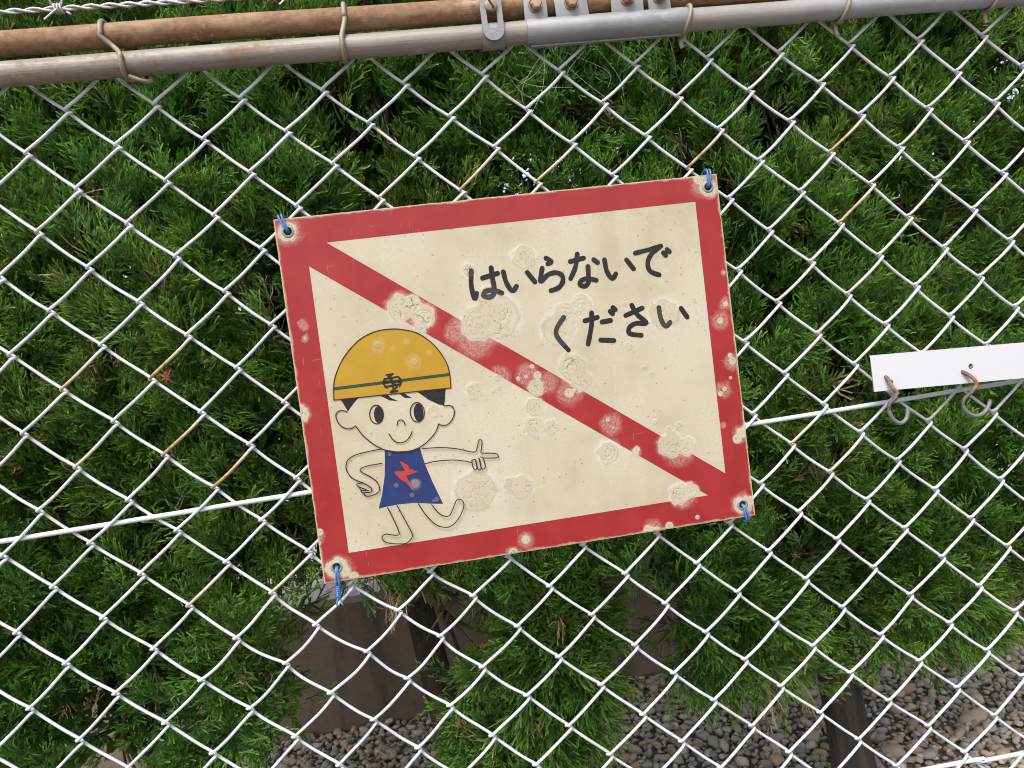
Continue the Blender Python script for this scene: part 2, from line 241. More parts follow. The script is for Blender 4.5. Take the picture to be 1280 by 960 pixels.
# ------------------------------------------------------------------ materials
class NT:
    def __init__(s, name):
        s.m = bpy.data.materials.new(name); s.m.use_nodes = True
        s.t = s.m.node_tree; s.n = s.t.nodes; s.l = s.t.links
        s.p = s.n['Principled BSDF']
    def new(s, kind, **kw):
        nd = s.n.new(kind)
        for k, v in kw.items(): setattr(nd, k, v)
        return nd
    def put(s, sock, v):
        if hasattr(v, 'is_linked') or isinstance(v, bpy.types.NodeSocket): s.l.new(v, sock)
        else:
            if isinstance(v, tuple) and len(v) == 3 and sock.type == 'RGBA': v = v + (1.0,)
            sock.default_value = v
    def math(s, op, a, b=0.0, c=None, clamp=False):
        nd = s.new('ShaderNodeMath', operation=op); nd.use_clamp = clamp
        s.put(nd.inputs[0], a); s.put(nd.inputs[1], b)
        if c is not None: s.put(nd.inputs[2], c)
        return nd.outputs[0]
    def mix(s, f, a, b, mode='MIX'):
        nd = s.new('ShaderNodeMix', data_type='RGBA', blend_type=mode)
        s.put(nd.inputs[0], f); s.put(nd.inputs[6], a); s.put(nd.inputs[7], b)
        return nd.outputs[2]
    def noise(s, scale, detail=4.0, rough=0.55, vec=None, out=0, dist=0.0):
        nd = s.new('ShaderNodeTexNoise')
        nd.inputs['Scale'].default_value = scale; nd.inputs['Detail'].default_value = detail
        nd.inputs['Roughness'].default_value = rough; nd.inputs['Distortion'].default_value = dist
        s.l.new(vec if vec is not None else s.obj(), nd.inputs['Vector'])
        return nd.outputs[out]
    def obj(s):
        if not hasattr(s, '_tc'): s._tc = s.new('ShaderNodeTexCoord')
        return s._tc.outputs['Object']
    def ramp(s, f, lo, hi):
        nd = s.new('ShaderNodeMapRange'); nd.interpolation_type = 'SMOOTHSTEP'
        s.put(nd.inputs[0], f); nd.inputs[1].default_value = lo; nd.inputs[2].default_value = hi
        return nd.outputs[0]
    def mapping(s, scale, vec=None):
        nd = s.new('ShaderNodeMapping'); nd.inputs['Scale'].default_value = scale
        s.l.new(vec if vec is not None else s.obj(), nd.inputs['Vector'])
        return nd.outputs[0]
    def attr(s, name, out='Fac'):
        nd = s.new('ShaderNodeAttribute', attribute_name=name)
        return nd.outputs[out]
    def bump(s, h, strength=0.3, dist=0.001):
        nd = s.new('ShaderNodeBump'); nd.inputs['Strength'].default_value = strength; nd.inputs['Distance'].default_value = dist
        s.l.new(h, nd.inputs['Height']); s.l.new(nd.outputs[0], s.p.inputs['Normal'])
    def set(s, col=None, rough=None, metal=None, spec=None):
        if col is not None: s.put(s.p.inputs['Base Color'], col)
        if rough is not None: s.put(s.p.inputs['Roughness'], rough)
        if metal is not None: s.put(s.p.inputs['Metallic'], metal)
        if spec is not None: s.put(s.p.inputs['Specular IOR Level'], spec)
        return s

# white plastic-coated wire, with a rust attribute along single strands
t = NT('coated_wire')
n1 = t.noise(60, 4); n2 = t.noise(260, 5, .7)
base = t.mix(t.ramp(n1, .35, .75), (.61, .63, .70), (.48, .495, .555))
base = t.mix(t.math('MULTIPLY', t.ramp(t.noise(14, 4), .48, .68), .45), base, (.361, .344, .328))
base = t.mix(t.ramp(n2, .64, .74), base, (.279, .246, .205))
ru = t.math('ADD', t.attr('rust'), t.math('MULTIPLY', t.math('SUBTRACT', n2, .5), 1.3))
rcol = t.mix(t.ramp(t.noise(180, 3), .35, .7), (.42, .29, .17), (.26, .125, .055))
rcol = t.mix(t.ramp(t.attr('rust'), .45, .9), (.50, .43, .33), rcol)
t.set(t.mix(t.ramp(ru, .25, .55), base, rcol), .42, 0.0, .5); t.bump(n2, .15, .0004)
M_WIRE = t.m

t = NT('white_rod'); n1 = t.noise(50, 4); n2 = t.noise(300, 4, .7)
c = t.mix(t.ramp(n1, .35, .75), (.60, .62, .685), (.50, .515, .57))
t.set(t.mix(t.ramp(n2, .68, .8), c, (.357, .306, .238)), .4); M_ROD = t.m

def pipe_mat(name, zinc_a, zinc_b, rust_amt, attr=None, grain=.5):
    t = NT(name)
    n1 = t.noise(45, 6, .65, t.mapping((0.45, 1, 1))); n2 = t.noise(700, 6, .7, t.mapping((.022, 1, 1))); n3 = t.noise(13, 4, .6); n4 = t.noise(160, 5, .7)
    c = t.mix(t.ramp(n3, .3, .7), zinc_a, zinc_b)
    c = t.mix(t.math('MULTIPLY', t.ramp(n2, .48, .70), grain), c, (.20, .155, .115))
    c = t.mix(t.math('MULTIPLY', t.ramp(n1, .55, .75), .35), c, (.56, .53, .50))
    f = t.math('ADD', t.math('MULTIPLY', n3, .45), t.math('MULTIPLY', n1, .35))
    f = t.math('ADD', f, t.math('MULTIPLY', n4, .20))
    f = t.math('ADD', f, t.math('MULTIPLY', t.math('SUBTRACT', n2, .5), .16))
    if attr:
        f = t.math('ADD', f, t.math('MULTIPLY', t.attr(attr), 1.0))
        c = t.mix(t.ramp(t.attr(attr), -.05, -.30), c, t.mix(t.ramp(n1, .35, .7), (.36, .36, .38), (.26, .26, .278)))
    rust = t.mix(t.ramp(n4, .35, .68), (.25, .142, .074), (.165, .088, .048))
    rust = t.mix(t.math('MULTIPLY', t.ramp(n1, .48, .72), .75), rust, (.36, .25, .155))
    rust = t.mix(t.math('MULTIPLY', t.ramp(n2, .50, .72), .5), rust, (.15, .095, .06))
    pale = t.math('MULTIPLY', t.ramp(t.noise(90, 5, .75), .60, .70), t.ramp(n3, .48, .62))
    rust = t.mix(t.math('MULTIPLY', pale, .7), rust, (.52, .46, .38))
    k = t.ramp(f, .58 - rust_amt, .74 - rust_amt)
    c2 = t.mix(k, c, rust)
    sp = t.ramp(t.noise(380, 3, .6), .68, .76)
    c2 = t.mix(t.math('MULTIPLY', sp, .6), c2, (.10, .07, .05))
    t.set(c2, t.math('ADD', .5, t.math('MULTIPLY', k, .25)), t.math('SUBTRACT', .15, t.math('MULTIPLY', k, .15)), .35)
    t.bump(t.math('ADD', n2, n4), .35, .0006)
    return t.m
M_RAIL = pipe_mat('weathered_rail_zinc', (.302, .270, .239), (.239, .221, .203), .0, 'rustiness', .8)
M_RUSTY = pipe_mat('rusted_pipe', (.405, .297, .207), (.324, .216, .135), .22, 'rustiness')
M_ZINC = pipe_mat('galvanised_steel', (.279, .279, .293), (.198, .198, .209), -.05, None, .45)
M_BARB = pipe_mat('pale_barbed_zinc', (.540, .540, .558), (.450, .450, .468), -.06, None, .25)
M_TIE = pipe_mat('dull_tie_wire', (.331, .288, .245), (.245, .194, .144), .06)
M_HOOK = pipe_mat('rusting_hook', (.098, .092, .083), (.067, .061, .055), -.04, 'rustiness')
t = NT('rusty_bolt'); n1 = t.noise(300, 4)
t.set(t.mix(t.ramp(n1, .35, .65), (.30, .17, .10), (.38, .30, .24)), .7, .1); t.bump(n1, .4, .0006); M_BOLT = t.m
t = NT('white_pvc'); n1 = t.noise(30, 3); n2 = t.noise(350, 4, .75)
c = t.mix(t.ramp(n2, .70, .76), (.552, .552, .598), (.331, .331, .350))
hx = t.new('ShaderNodeSeparateXYZ'); t.l.new(t.obj(), hx.inputs[0])
t.set(c, .35); t.bump(n1, .03); M_PVC = t.m
t = NT('blue_tie_wire'); n1 = t.noise(500, 2)
t.set(t.mix(n1, (.035, .12, .36), (.09, .22, .48)), .35); M_BLUE = t.m
t = NT('cobweb_silk'); t.set((.7, .7, .7), .6); M_WEB = t.m

# --- sign wear: distance to the blisters, in sign coordinates (mm)
def blister_group():
    g = bpy.data.node_groups.new('blister_field', 'ShaderNodeTree')
    g.interface.new_socket('Core', in_out='OUTPUT', socket_type='NodeSocketFloat')
    g.interface.new_socket('Halo', in_out='OUTPUT', socket_type='NodeSocketFloat')
    N, L = g.nodes, g.links
    out = N.new('NodeGroupOutput')
    tc = N.new('ShaderNodeTexCoord')
    mp = N.new('ShaderNodeMapping'); mp.inputs['Scale'].default_value = (1000, 0, 1000)
    L.new(tc.outputs['Object'], mp.inputs['Vector'])
    no = N.new('ShaderNodeTexNoise'); no.inputs['Scale'].default_value = .11; no.inputs['Detail'].default_value = 5
    L.new(mp.outputs[0], no.inputs['Vector'])
    sub = N.new('ShaderNodeVectorMath'); sub.operation = 'SUBTRACT'; sub.inputs[1].default_value = (.5, .5, .5); L.new(no.outputs['Color'], sub.inputs[0])
    sc = N.new('ShaderNodeVectorMath'); sc.operation = 'MULTIPLY'; sc.inputs[1].default_value = (10.0, 0, 10.0); L.new(sub.outputs[0], sc.inputs[0])
    ad = N.new('ShaderNodeVectorMath'); ad.operation = 'ADD'; L.new(mp.outputs[0], ad.inputs[0]); L.new(sc.outputs[0], ad.inputs[1])
    for k, lst in enumerate((BLISTERS, HALOS)):
        prev = None
        for (x, y, r) in lst:
            d = N.new('ShaderNodeVectorMath'); d.operation = 'DISTANCE'; d.inputs[1].default_value = (x, 0, y)
            L.new(ad.outputs[0] if r > 5 else mp.outputs[0], d.inputs[0])
            q = N.new('ShaderNodeMath'); q.operation = 'MULTIPLY'; q.inputs[1].default_value = 1.0 / r; L.new(d.outputs['Value'], q.inputs[0])
            if prev is None: prev = q.outputs[0]
            else:
                mi = N.new('ShaderNodeMath'); mi.operation = 'SMOOTH_MIN'; mi.inputs[2].default_value = .12
                L.new(prev, mi.inputs[0]); L.new(q.outputs[0], mi.inputs[1]); prev = mi.outputs[0]
        L.new(prev, out.inputs[k])
    return g
BLG = blister_group()

def sign_mat(name, ink, ink2, kind):
    t = NT(name)
    g = t.new('ShaderNodeGroup'); g.node_tree = BLG
    core, halo = g.outputs['Core'], g.outputs['Halo']
    n1 = t.noise(25, 5, .6); n2 = t.noise(420, 5, .75); n3 = t.noise(9, 3)
    inside = t.math('SUBTRACT', 1.0, t.ramp(core, .92, 1.06))
    rim = t.math('MULTIPLY', t.ramp(core, .80, .98), t.math('SUBTRACT', 1.0, t.ramp(core, 1.0, 1.16)))
    rim = t.math('MULTIPLY', rim, t.ramp(t.noise(70, 3), .42, .68))
    near = t.math('SUBTRACT', 1.0, t.ramp(core, .95, 1.35))
    halo_f = t.math('SUBTRACT', 1.0, t.ramp(halo, .55, 1.08))
    paper = t.mix(t.ramp(n1, .35, .7), (.451, .400, .291), (.400, .348, .245))
    paper = t.mix(t.ramp(n3, .40, .65), paper, (.477, .432, .335))
    speck = t.math('MULTIPLY', t.ramp(n2, .625, .69), t.ramp(n1, .40, .58))
    # bare patch inside a blister: pale, mouldy, cracked
    mould = t.math('MULTIPLY', t.ramp(n2, .50, .62), t.math('SUBTRACT', 1.0, t.ramp(core, .45, .85)))
    bare = t.mix(t.ramp(n1, .3, .7), (.476, .425, .316), (.412, .361, .261))
    bare = t.mix(t.math('MULTIPLY', mould, .7), bare, (.168, .155, .110))
    inner = t.math('MULTIPLY', t.ramp(core, .76, .86), t.math('SUBTRACT', 1.0, t.ramp(core, .87, .95)))
    bare = t.mix(t.math('MULTIPLY', inner, .38), bare, (.232, .206, .168))
    vo = t.new('ShaderNodeTexVoronoi', feature='DISTANCE_TO_EDGE'); vo.inputs['Scale'].default_value = 75
    wp = t.new('ShaderNodeVectorMath', operation='ADD'); t.l.new(t.obj(), wp.inputs[0])
    sc = t.new('ShaderNodeVectorMath', operation='SCALE'); sc.inputs['Scale'].default_value = .02
    t.l.new(t.noise(60, 3, out=1), sc.inputs[0]); t.l.new(sc.outputs[0], wp.inputs[1]); t.l.new(wp.outputs[0], vo.inputs['Vector'])
    crack = t.math('MULTIPLY', t.math('SUBTRACT', 1.0, t.ramp(vo.outputs['Distance'], .0, .035)), t.math('MULTIPLY', t.ramp(t.noise(35, 2), .52, .6), t.math('SUBTRACT', 1.0, t.ramp(core, .5, .85))))
    bare = t.mix(t.math('MULTIPLY', crack, .8), bare, (.129, .103, .064))
    bare = t.mix(t.math('MULTIPLY', rim, .8), bare, (.516, .490, .432))
    if kind == 'paper':
        c = t.mix(t.math('MULTIPLY', near, .45), paper, (.490, .451, .374))
        c = t.mix(t.math('MULTIPLY', inside, .8), c, bare)
        c = t.mix(t.math('MULTIPLY', rim, .65), c, (.529, .503, .451))
        c = t.mix(t.math('MULTIPLY', speck, .55), c, (.168, .142, .090))
        gr = t.math('MULTIPLY', t.ramp(t.noise(330, 5, .8), .50, .62), t.ramp(t.noise(18, 4, .6), .38, .62))
        c = t.mix(t.math('MULTIPLY', gr, .30), c, (.263, .223, .151))
        vd = t.new('ShaderNodeTexVoronoi'); vd.inputs['Scale'].default_value = 170; t.l.new(t.obj(), vd.inputs['Vector'])
        vs = t.new('ShaderNodeSeparateColor'); t.l.new(vd.outputs['Color'], vs.inputs[0])
        dot = t.math('MULTIPLY', t.math('SUBTRACT', 1.0, t.ramp(vd.outputs['Distance'], .06, .20)), t.ramp(t.math('ADD', vs.outputs[0], t.math('MULTIPLY', t.math('SUBTRACT', n1, .5), 1.2)), .62, .72))
        c = t.mix(t.math('MULTIPLY', dot, .75), c, (.156, .128, .082))
        # streaks of run-off dirt
        st = t.ramp(t.noise(16, 4, .6, t.mapping((1.0, 1, .16))), .55, .75)
        c = t.mix(t.math('MULTIPLY', st, .30), c, (.322, .271, .175))
    else:
        col = t.mix(t.ramp(n1, .3, .7), ink, ink2)
        if kind == 'red':
            scr = t.ramp(t.noise(700, 2, .5, t.mapping((.6, 1, .05))), .68, .74)
            scr2 = t.ramp(t.noise(700, 2, .5, t.mapping((.06, 1, .5))), .70, .76)
            scr = t.math('MULTIPLY', t.math('MAXIMUM', scr, scr2), t.ramp(n3, .42, .58))
            col = t.mix(t.math('MULTIPLY', scr, .32), col, (.451, .271, .258))
            dots = t.ramp(n2, .70, .75)
            fade = t.math('MULTIPLY', halo_f, t.math('ADD', .10, t.math('MULTIPLY', t.ramp(n2, .36, .62), .62)))
            rings = t.ramp(t.math('SINE', t.math('MULTIPLY', halo, 22.0)), .0, .9)
            fade = t.math('ADD', fade, t.math('MULTIPLY', halo_f, t.math('MULTIPLY', rings, .12)), clamp=True)
            col = t.mix(fade, col, (.425, .258, .212))
            col = t.mix(t.math('MULTIPLY', t.math('MULTIPLY', dots, halo_f), .6), col, (.503, .425, .355))
            # worn along the board's outer edge
            sx = t.new('ShaderNodeSeparateXYZ'); t.l.new(t.obj(), sx.inputs[0])
            ex = t.math('SUBTRACT', .225, t.math('ABSOLUTE', sx.outputs[0])); ez = t.math('SUBTRACT', .18, t.math('ABSOLUTE', sx.outputs[2]))
            ed = t.math('MINIMUM', ex, ez)
            ed = t.math('SUBTRACT', ed, t.math('MULTIPLY', t.math('SUBTRACT', t.noise(55, 5, .7), .46), .008))
            edge = t.math('SUBTRACT', 1.0, t.ramp(ed, .0002, .0022))
            c = t.mix(t.math('MULTIPLY', near, .35), col, (.464, .322, .271))
            c = t.mix(t.math('MULTIPLY', edge, .85), c, (.361, .284, .193))
            c = t.mix(inside, c, bare)
        elif kind == 'solid':
            c = t.mix(t.math('MULTIPLY', halo_f, t.math('MULTIPLY', n2, .45)), col, (.477, .400, .232))
            c = t.mix(t.math('MULTIPLY', inside, .14), c, (.464, .425, .322))
            c = t.mix(t.math('MULTIPLY', t.ramp(n2, .66, .72), .35), c, (.355, .322, .271))
        else:
            w = t.ramp(n2, .52, .75)
            c = t.mix(t.math('MULTIPLY', w, .16), col, (.258, .232, .193))
            c = t.mix(t.math('MULTIPLY', inside, t.math('MULTIPLY', n2, .12)), c, (.387, .355, .291))
    ring = t.math('MULTIPLY', t.math('SINE', t.math('MULTIPLY', core, 19.0)), t.math('SUBTRACT', 1.0, t.ramp(core, .85, 1.1)))
    h = t.math('ADD', t.math('MULTIPLY', near, .22), t.math('MULTIPLY', t.math('MULTIPLY', ring, t.ramp(t.noise(40, 2), .40, .62)), .16))
    h = t.math('ADD', h, t.math('MULTIPLY', t.math('MULTIPLY', inside, t.noise(130, 4, .6)), .5))
    h = t.math('ADD', h, t.math('MULTIPLY', n2, .12))
    h = t.math('SUBTRACT', h, t.math('MULTIPLY', crack, 1.0))
    t.set(c, t.math('ADD', .36, t.math('MULTIPLY', near, .3)), 0.0, .30)
    t.bump(h, .65, .0009)
    return t.m
M_PAPER = sign_mat('aged_cream_face', None, None, 'paper')
M_RED = sign_mat('red_print', (.291, .025, .028), (.255, .018, .022), 'red')
M_YEL = sign_mat('yellow_print', (.392, .237, .020), (.356, .201, .017), 'solid')
M_BLU = sign_mat('blue_print', (.016, .027, .101), (.020, .037, .129), 'solid')
M_BOLTRED = sign_mat('bolt_red_print', (.387, .047, .040), (.347, .038, .034), 'solid')
M_GRN = sign_mat('green_print', (.017, .059, .036), (.017, .050, .030), 'solid')
M_INK = sign_mat('black_ink', (.011, .009, .011), (.018, .016, .017), 'ink')
M_LINE = sign_mat('brown_line_ink', (.023, .013, .009), (.038, .025, .016), 'ink')
t = NT('board_edge_wood'); n2 = t.noise(300, 5, .7, t.mapping((.3, 1, .3)))
c = t.mix(t.ramp(n2, .35, .7), (.52, .40, .26), (.34, .25, .15))
t.set(t.mix(t.ramp(t.noise(60, 4), .55, .68), c, (.60, .54, .44)), .8); t.bump(n2, .4, .0008); M_EDGE = t.m

# --- plants and ground
t = NT('juniper_green')
a = t.new('ShaderNodeAttribute', attribute_name='tone'); sp = t.new('ShaderNodeSeparateColor'); t.l.new(a.outputs['Color'], sp.inputs[0])
tip, tint, bright = sp.outputs[0], sp.outputs[1], sp.outputs[2]
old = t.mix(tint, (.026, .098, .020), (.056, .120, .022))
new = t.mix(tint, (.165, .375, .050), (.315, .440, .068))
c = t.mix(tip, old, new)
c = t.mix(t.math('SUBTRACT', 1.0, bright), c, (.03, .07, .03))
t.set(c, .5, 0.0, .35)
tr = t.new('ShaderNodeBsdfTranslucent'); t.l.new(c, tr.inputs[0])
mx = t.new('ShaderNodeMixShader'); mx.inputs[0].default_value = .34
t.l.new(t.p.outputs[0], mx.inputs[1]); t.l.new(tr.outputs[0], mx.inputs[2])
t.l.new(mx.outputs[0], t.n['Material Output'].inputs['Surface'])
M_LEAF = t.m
t = NT('dead_juniper')
a = t.new('ShaderNodeAttribute', attribute_name='tone'); sp = t.new('ShaderNodeSeparateColor'); t.l.new(a.outputs['Color'], sp.inputs[0])
t.set(t.mix(sp.outputs[1], (.20, .115, .055), (.33, .24, .14)), .8); M_DEAD = t.m
t = NT('juniper_bark'); n1 = t.noise(40, 6, .7, t.mapping((1, 1, .15))); n2 = t.noise(150, 5, .7, t.mapping((1, 1, .2)))
t.set(t.mix(t.ramp(n1, .35, .65), (.027, .020, .017), (.066, .051, .041)), .9); t.bump(t.math('ADD', n1, t.math('MULTIPLY', n2, .5)), .9, .012); M_BARK = t.m
t = NT('twig_bark'); n1 = t.noise(120, 3)
t.set(t.mix(n1, (.09, .065, .045), (.17, .125, .085)), .85); M_TWIG = t.m

def stone_mat(name, fac_kind):
    t = NT(name)
    if fac_kind == 'obj': f = t.new('ShaderNodeObjectInfo').outputs['Random']
    else: f = t.attr('stone')
    cr = t.new('ShaderNodeValToRGB'); t.l.new(f, cr.inputs[0])
    e = cr.color_ramp; e.interpolation = 'CONSTANT'
    cols = [(.361, .316, .262), (.443, .361, .271), (.271, .242, .213), (.492, .426, .344), (.385, .291, .197), (.361, .336, .307), (.459, .328, .213), (.295, .238, .184), (.541, .484, .394), (.410, .361, .295)]
    e.elements[0].position = 0; e.elements[0].color = cols[0] + (1,)
    e.elements[1].position = .1; e.elements[1].color = cols[1] + (1,)
    for k in range(2, 10):
        q = e.elements.new(k / 10); q.color = cols[k] + (1,)
    n1 = t.noise(90, 5, .65); n2 = t.noise(500, 3, .6)
    c = t.mix(t.ramp(n1, .3, .7), cr.outputs[0], t.mix(.30, cr.outputs[0], (.16, .14, .12)))
    c = t.mix(t.math('MULTIPLY', t.ramp(n2, .62, .72), .35), c, (.42, .40, .36))
    t.set(c, .75, 0, .35); t.bump(n2, .25, .0012)
    return t.m
M_PEB = stone_mat('river_pebble', 'obj'); M_PEBJ = stone_mat('river_pebble_mass', 'attr')
t = NT('damp_soil'); n1 = t.noise(9, 6, .6); n2 = t.noise(90, 5, .7)
t.set(t.mix(t.ramp(n2, .35, .7), (.10, .085, .07), (.20, .17, .14)), .95); t.bump(n2, .8, .01); M_SOIL = t.m
t = NT('stained_concrete'); n1 = t.noise(5, 6, .65); n2 = t.noise(120, 6, .7); n3 = t.noise(10, 4, .6, t.mapping((1, 1, .12)))
c = t.mix(t.ramp(n1, .35, .7), (.225, .172, .130), (.155, .118, .090))
c = t.mix(t.math('MULTIPLY', t.ramp(n3, .52, .7), .7), c, (.055, .045, .038))
c = t.mix(t.math('MULTIPLY', t.ramp(n2, .62, .72), .4), c, (.20, .18, .155))
c = t.mix(t.math('MULTIPLY', t.ramp(t.noise(45, 6, .75), .52, .64), .45), c, (.24, .20, .165))
t.set(c, .9); t.bump(t.math('ADD', n2, t.noise(30, 5, .7)), .6, .006); M_CONC = t.m
t = NT('pale_coping'); n1 = t.noise(30, 6, .65); n2 = t.noise(220, 5, .7)
t.set(t.mix(t.ramp(n1, .35, .7), (.36, .33, .31), (.24, .22, .20)), .9); t.bump(n2, .4, .002); M_COPE = t.m
t = NT('pale_yard'); n1 = t.noise(3, 6, .6); n2 = t.noise(60, 5, .7)
t.set(t.mix(t.ramp(n2, .35, .7), (.34, .32, .29), (.24, .225, .20)), .95); t.bump(n2, .6, .01); M_YARD = t.m

# ------------------------------------------------------------------ ground, upper yard, wall
def sheet(name, x0, x1, y0, y1, z, m):
    me = bpy.data.meshes.new(name)
    me.from_pydata([(x0, y0, z), (x1, y0, z), (x1, y1, z), (x0, y1, z)], [], [(0, 1, 2, 3)])
    return tag(link(name, me, m), kind='structure')
ground = sheet('ground', -1500, 1500, -1500, 1500, GROUND_Z, M_SOIL)
yard = MB(); yard.box((0, WALL_Y + .2 + 20, (GROUND_Z + WALL_TOP) / 2 - .02), (30, 20, (WALL_TOP - GROUND_Z) / 2 - .03))
tag(yard.build('upper_terrain', M_YARD, smooth=False), kind='structure')

wall = tag(empty('concrete_wall', (0, WALL_Y + .09, GROUND_Z)), 'low stained brown concrete retaining wall behind the juniper trunks', 'wall')
x = -3.0
while x < 4.5:
    L_ = 2.4
    b = MB(); b.box((x + L_ / 2, 0, (WALL_TOP - .024 - GROUND_Z) / 2), (L_ / 2 - .003, .09, (WALL_TOP - .024 - GROUND_Z) / 2), bev=.004)
    b.build('wall_panel', M_CONC, wall)
    b = MB(); b.box((x + L_ / 2, .002, WALL_TOP - .012 - GROUND_Z), (L_ / 2 - .002, .09, .0115), bev=.003)
    b.build('coping', M_COPE, wall)
    x += L_

# ------------------------------------------------------------------ gravel
def pebble_mesh(k):
    bm = bmesh.new(); bmesh.ops.create_uvsphere(bm, u_segments=6, v_segments=5, radius=1.0); bmesh.ops.triangulate(bm, faces=bm.faces[:])
    off = Vector((k * 3.7, k * 1.3, k * 2.1))
    sx, sy, sz = rnd.uniform(.95, 1.5), rnd.uniform(.65, .98), rnd.uniform(.42, .75)
    for v in bm.verts:
        d = 1 + .50 * noise.noise(v.co * 1.1 + off)
        v.co = Vector((v.co.x * d * sx, v.co.y * d * sy, v.co.z * d * sz))
    me = bpy.data.meshes.new('pebble'); bm.to_mesh(me); bm.free()
    me.polygons.foreach_set('use_smooth', np.ones(len(me.polygons), dtype=bool))
    return me
PEB = [pebble_mesh(k) for k in range(12)]
for me in PEB: me.materials.append(M_PEB)
PV = [np.array([v.co[:] for v in me.vertices]) for me in PEB]
PF = [np.array([p.vertices[:] for p in me.polygons]) for me in PEB]

Rcam = np.array([CAM_AXES[0], CAM_AXES[1], CAM_AXES[2]])
def project(p):
    q = Rcam @ (np.array(p) - np.array(CAM_LOC))
    return 640 - 925 * q[0] / q[2] * 1.0 if False else 640 + 925 * q[0] / -q[2], 480 - 925 * q[1] / -q[2], -q[2]
peb = []
sp_ = .0163
yy = .50; row = 0
while yy < WALL_Y - .005:
    xx = -.50
    while xx < 2.05:
        s = .0082 * math.exp(rnd.gauss(0, .36))
        peb.append((xx + rnd.uniform(-.008, .008), yy + rnd.uniform(-.008, .008), GROUND_Z + s * .35 + rnd.uniform(0, .010), s, rnd.randrange(12), rnd.uniform(0, 6.28), rnd.uniform(-.5, .5), rnd.uniform(-.5, .5), rnd.random()))
        xx += sp_ * rnd.uniform(.85, 1.15)
    yy += sp_ * .86; row += 1
def in_poly(x, z, poly):
    c = False; j = len(poly) - 1
    for i in range(len(poly)):
        if (poly[i][1] > z) != (poly[j][1] > z) and x < (poly[j][0] - poly[i][0]) * (z - poly[i][1]) / (poly[j][1] - poly[i][1]) + poly[i][0]: c = not c
        j = i
    return c
seen = []
for i, q in enumerate(peb):
    u, v, d = project(q[:3])
    if 0 < u < 1280 and 0 < v < 958:
        # clear line of sight through the gaps below the crowns
        tt = (.45 - CAM_LOC[1]) / (q[1] - CAM_LOC[1])
        px, pz = CAM_LOC[0] + tt * (q[0] - CAM_LOC[0]), CAM_LOC[2] + tt * (q[2] - CAM_LOC[2])
        if any(in_poly(px, pz, P) for P in VOIDS): seen.append((-q[3] / d, i))
seen.sort(); chosen = {i for _, i in seen[:300]}
bed_v, bed_f, bed_c = [], [], []; nb = 0
for i, (px, py, pz, s, k, rz, ra, rb, colr) in enumerate(peb):
    if i in chosen:
        o = bpy.data.objects.new('pebble', PEB[k]); COL.objects.link(o); o.parent = ground
        o.location = (px, py, pz - 0.0); o.rotation_euler = (ra, rb, rz); o.scale = (s, s, s)
        o.matrix_parent_inverse = Matrix.Identity(4)
    else:
        ca, sa = math.cos(rz), math.sin(rz)
        Rm = np.array(Matrix.Rotation(rz, 3, 'Z') @ Matrix.Rotation(rb, 3, 'Y') @ Matrix.Rotation(ra, 3, 'X'))
        bed_v.append(PV[k] @ Rm.T * s + (px, py, pz)); bed_f.append(PF[k] + nb); bed_c.append(np.full(len(PV[k]), colr)); nb += len(PV[k])
me = np_mesh('gravel', np.vstack(bed_v), np.vstack(bed_f))
at = me.attributes.new('stone', 'FLOAT', 'POINT'); at.data.foreach_set('value', np.concatenate(bed_c).astype(np.float32))
tag(link('gravel', me, M_PEBJ, ground, smooth=True), kind='stuff')

# ------------------------------------------------------------------ juniper trees
def plume(seed, prim=11, sec=4, wide=1.0):
    """one brush-like spray of blunt cords, stem along +Z, unit length; returns verts, tris, tip factor"""
    g = np.random.default_rng(seed)
    V, F, Tn = [], [], []
    def cord(p0, p1, r0, r1, t0, t1):
        d = p1 - p0; L = np.linalg.norm(d); d = d / L
        u = np.cross(d, g.normal(size=3)); u /= np.linalg.norm(u)
        n = len(V)
        r0, r1 = r0 * wide, r1 * wide
        V.extend([p0 - u * r0, p0 + u * r0, p1 + u * r1, p1 - u * r1]); Tn.extend([t0, t0, t1, t1])
        F.append((n, n + 1, n + 2)); F.append((n, n + 2, n + 3))
    bx, by = g.uniform(-.3, .3, 2)
    stem = lambda s: np.array([bx * s * s, by * s * s, s])
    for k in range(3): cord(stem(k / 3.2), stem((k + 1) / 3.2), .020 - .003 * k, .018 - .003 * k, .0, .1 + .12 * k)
    az = g.uniform(0, 6)
    for i in range(prim):
        s = .12 + .74 * i / (prim - 1) + g.uniform(-.04, .04)
        az += 2.4 + g.uniform(-.4, .4)
        p0 = stem(s); th = math.radians(g.uniform(30, 52))
        out = np.array([math.cos(az), math.sin(az), 0])
        ln = (.50 * (1.05 - .62 * s)) * g.uniform(.8, 1.2)
        pm = p0 + (out * math.sin(th) + np.array([0, 0, math.cos(th)])) * ln * .5
        p1 = pm + (out * math.sin(th * .55) + np.array([0, 0, math.cos(th * .55)])) * ln * .6
        tb = .08 + .35 * s
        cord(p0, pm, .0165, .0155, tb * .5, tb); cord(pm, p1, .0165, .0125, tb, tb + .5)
        d2 = (p1 - pm) / np.linalg.norm(p1 - pm)
        for j in range(sec):
            q = .25 + .88 / sec * j + g.uniform(-.06, .06)
            b0 = p0 + (pm - p0) * (q / .5) if q < .5 else pm + (p1 - pm) * ((q - .5) / .5)
            a2 = g.uniform(0, 6.283); perp = np.cross(d2, [math.cos(a2), math.sin(a2), .2]); perp /= np.linalg.norm(perp)
            l2 = ln * g.uniform(.34, .52) + .03
            dd = d2 * .86 + perp * .46 + np.array([0, 0, .28]); dd /= np.linalg.norm(dd)
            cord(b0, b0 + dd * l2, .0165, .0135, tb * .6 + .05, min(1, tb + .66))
    return np.array(V), np.array(F), np.array(Tn)
PLUMES = [plume(100 + k, 10) for k in range(12)]
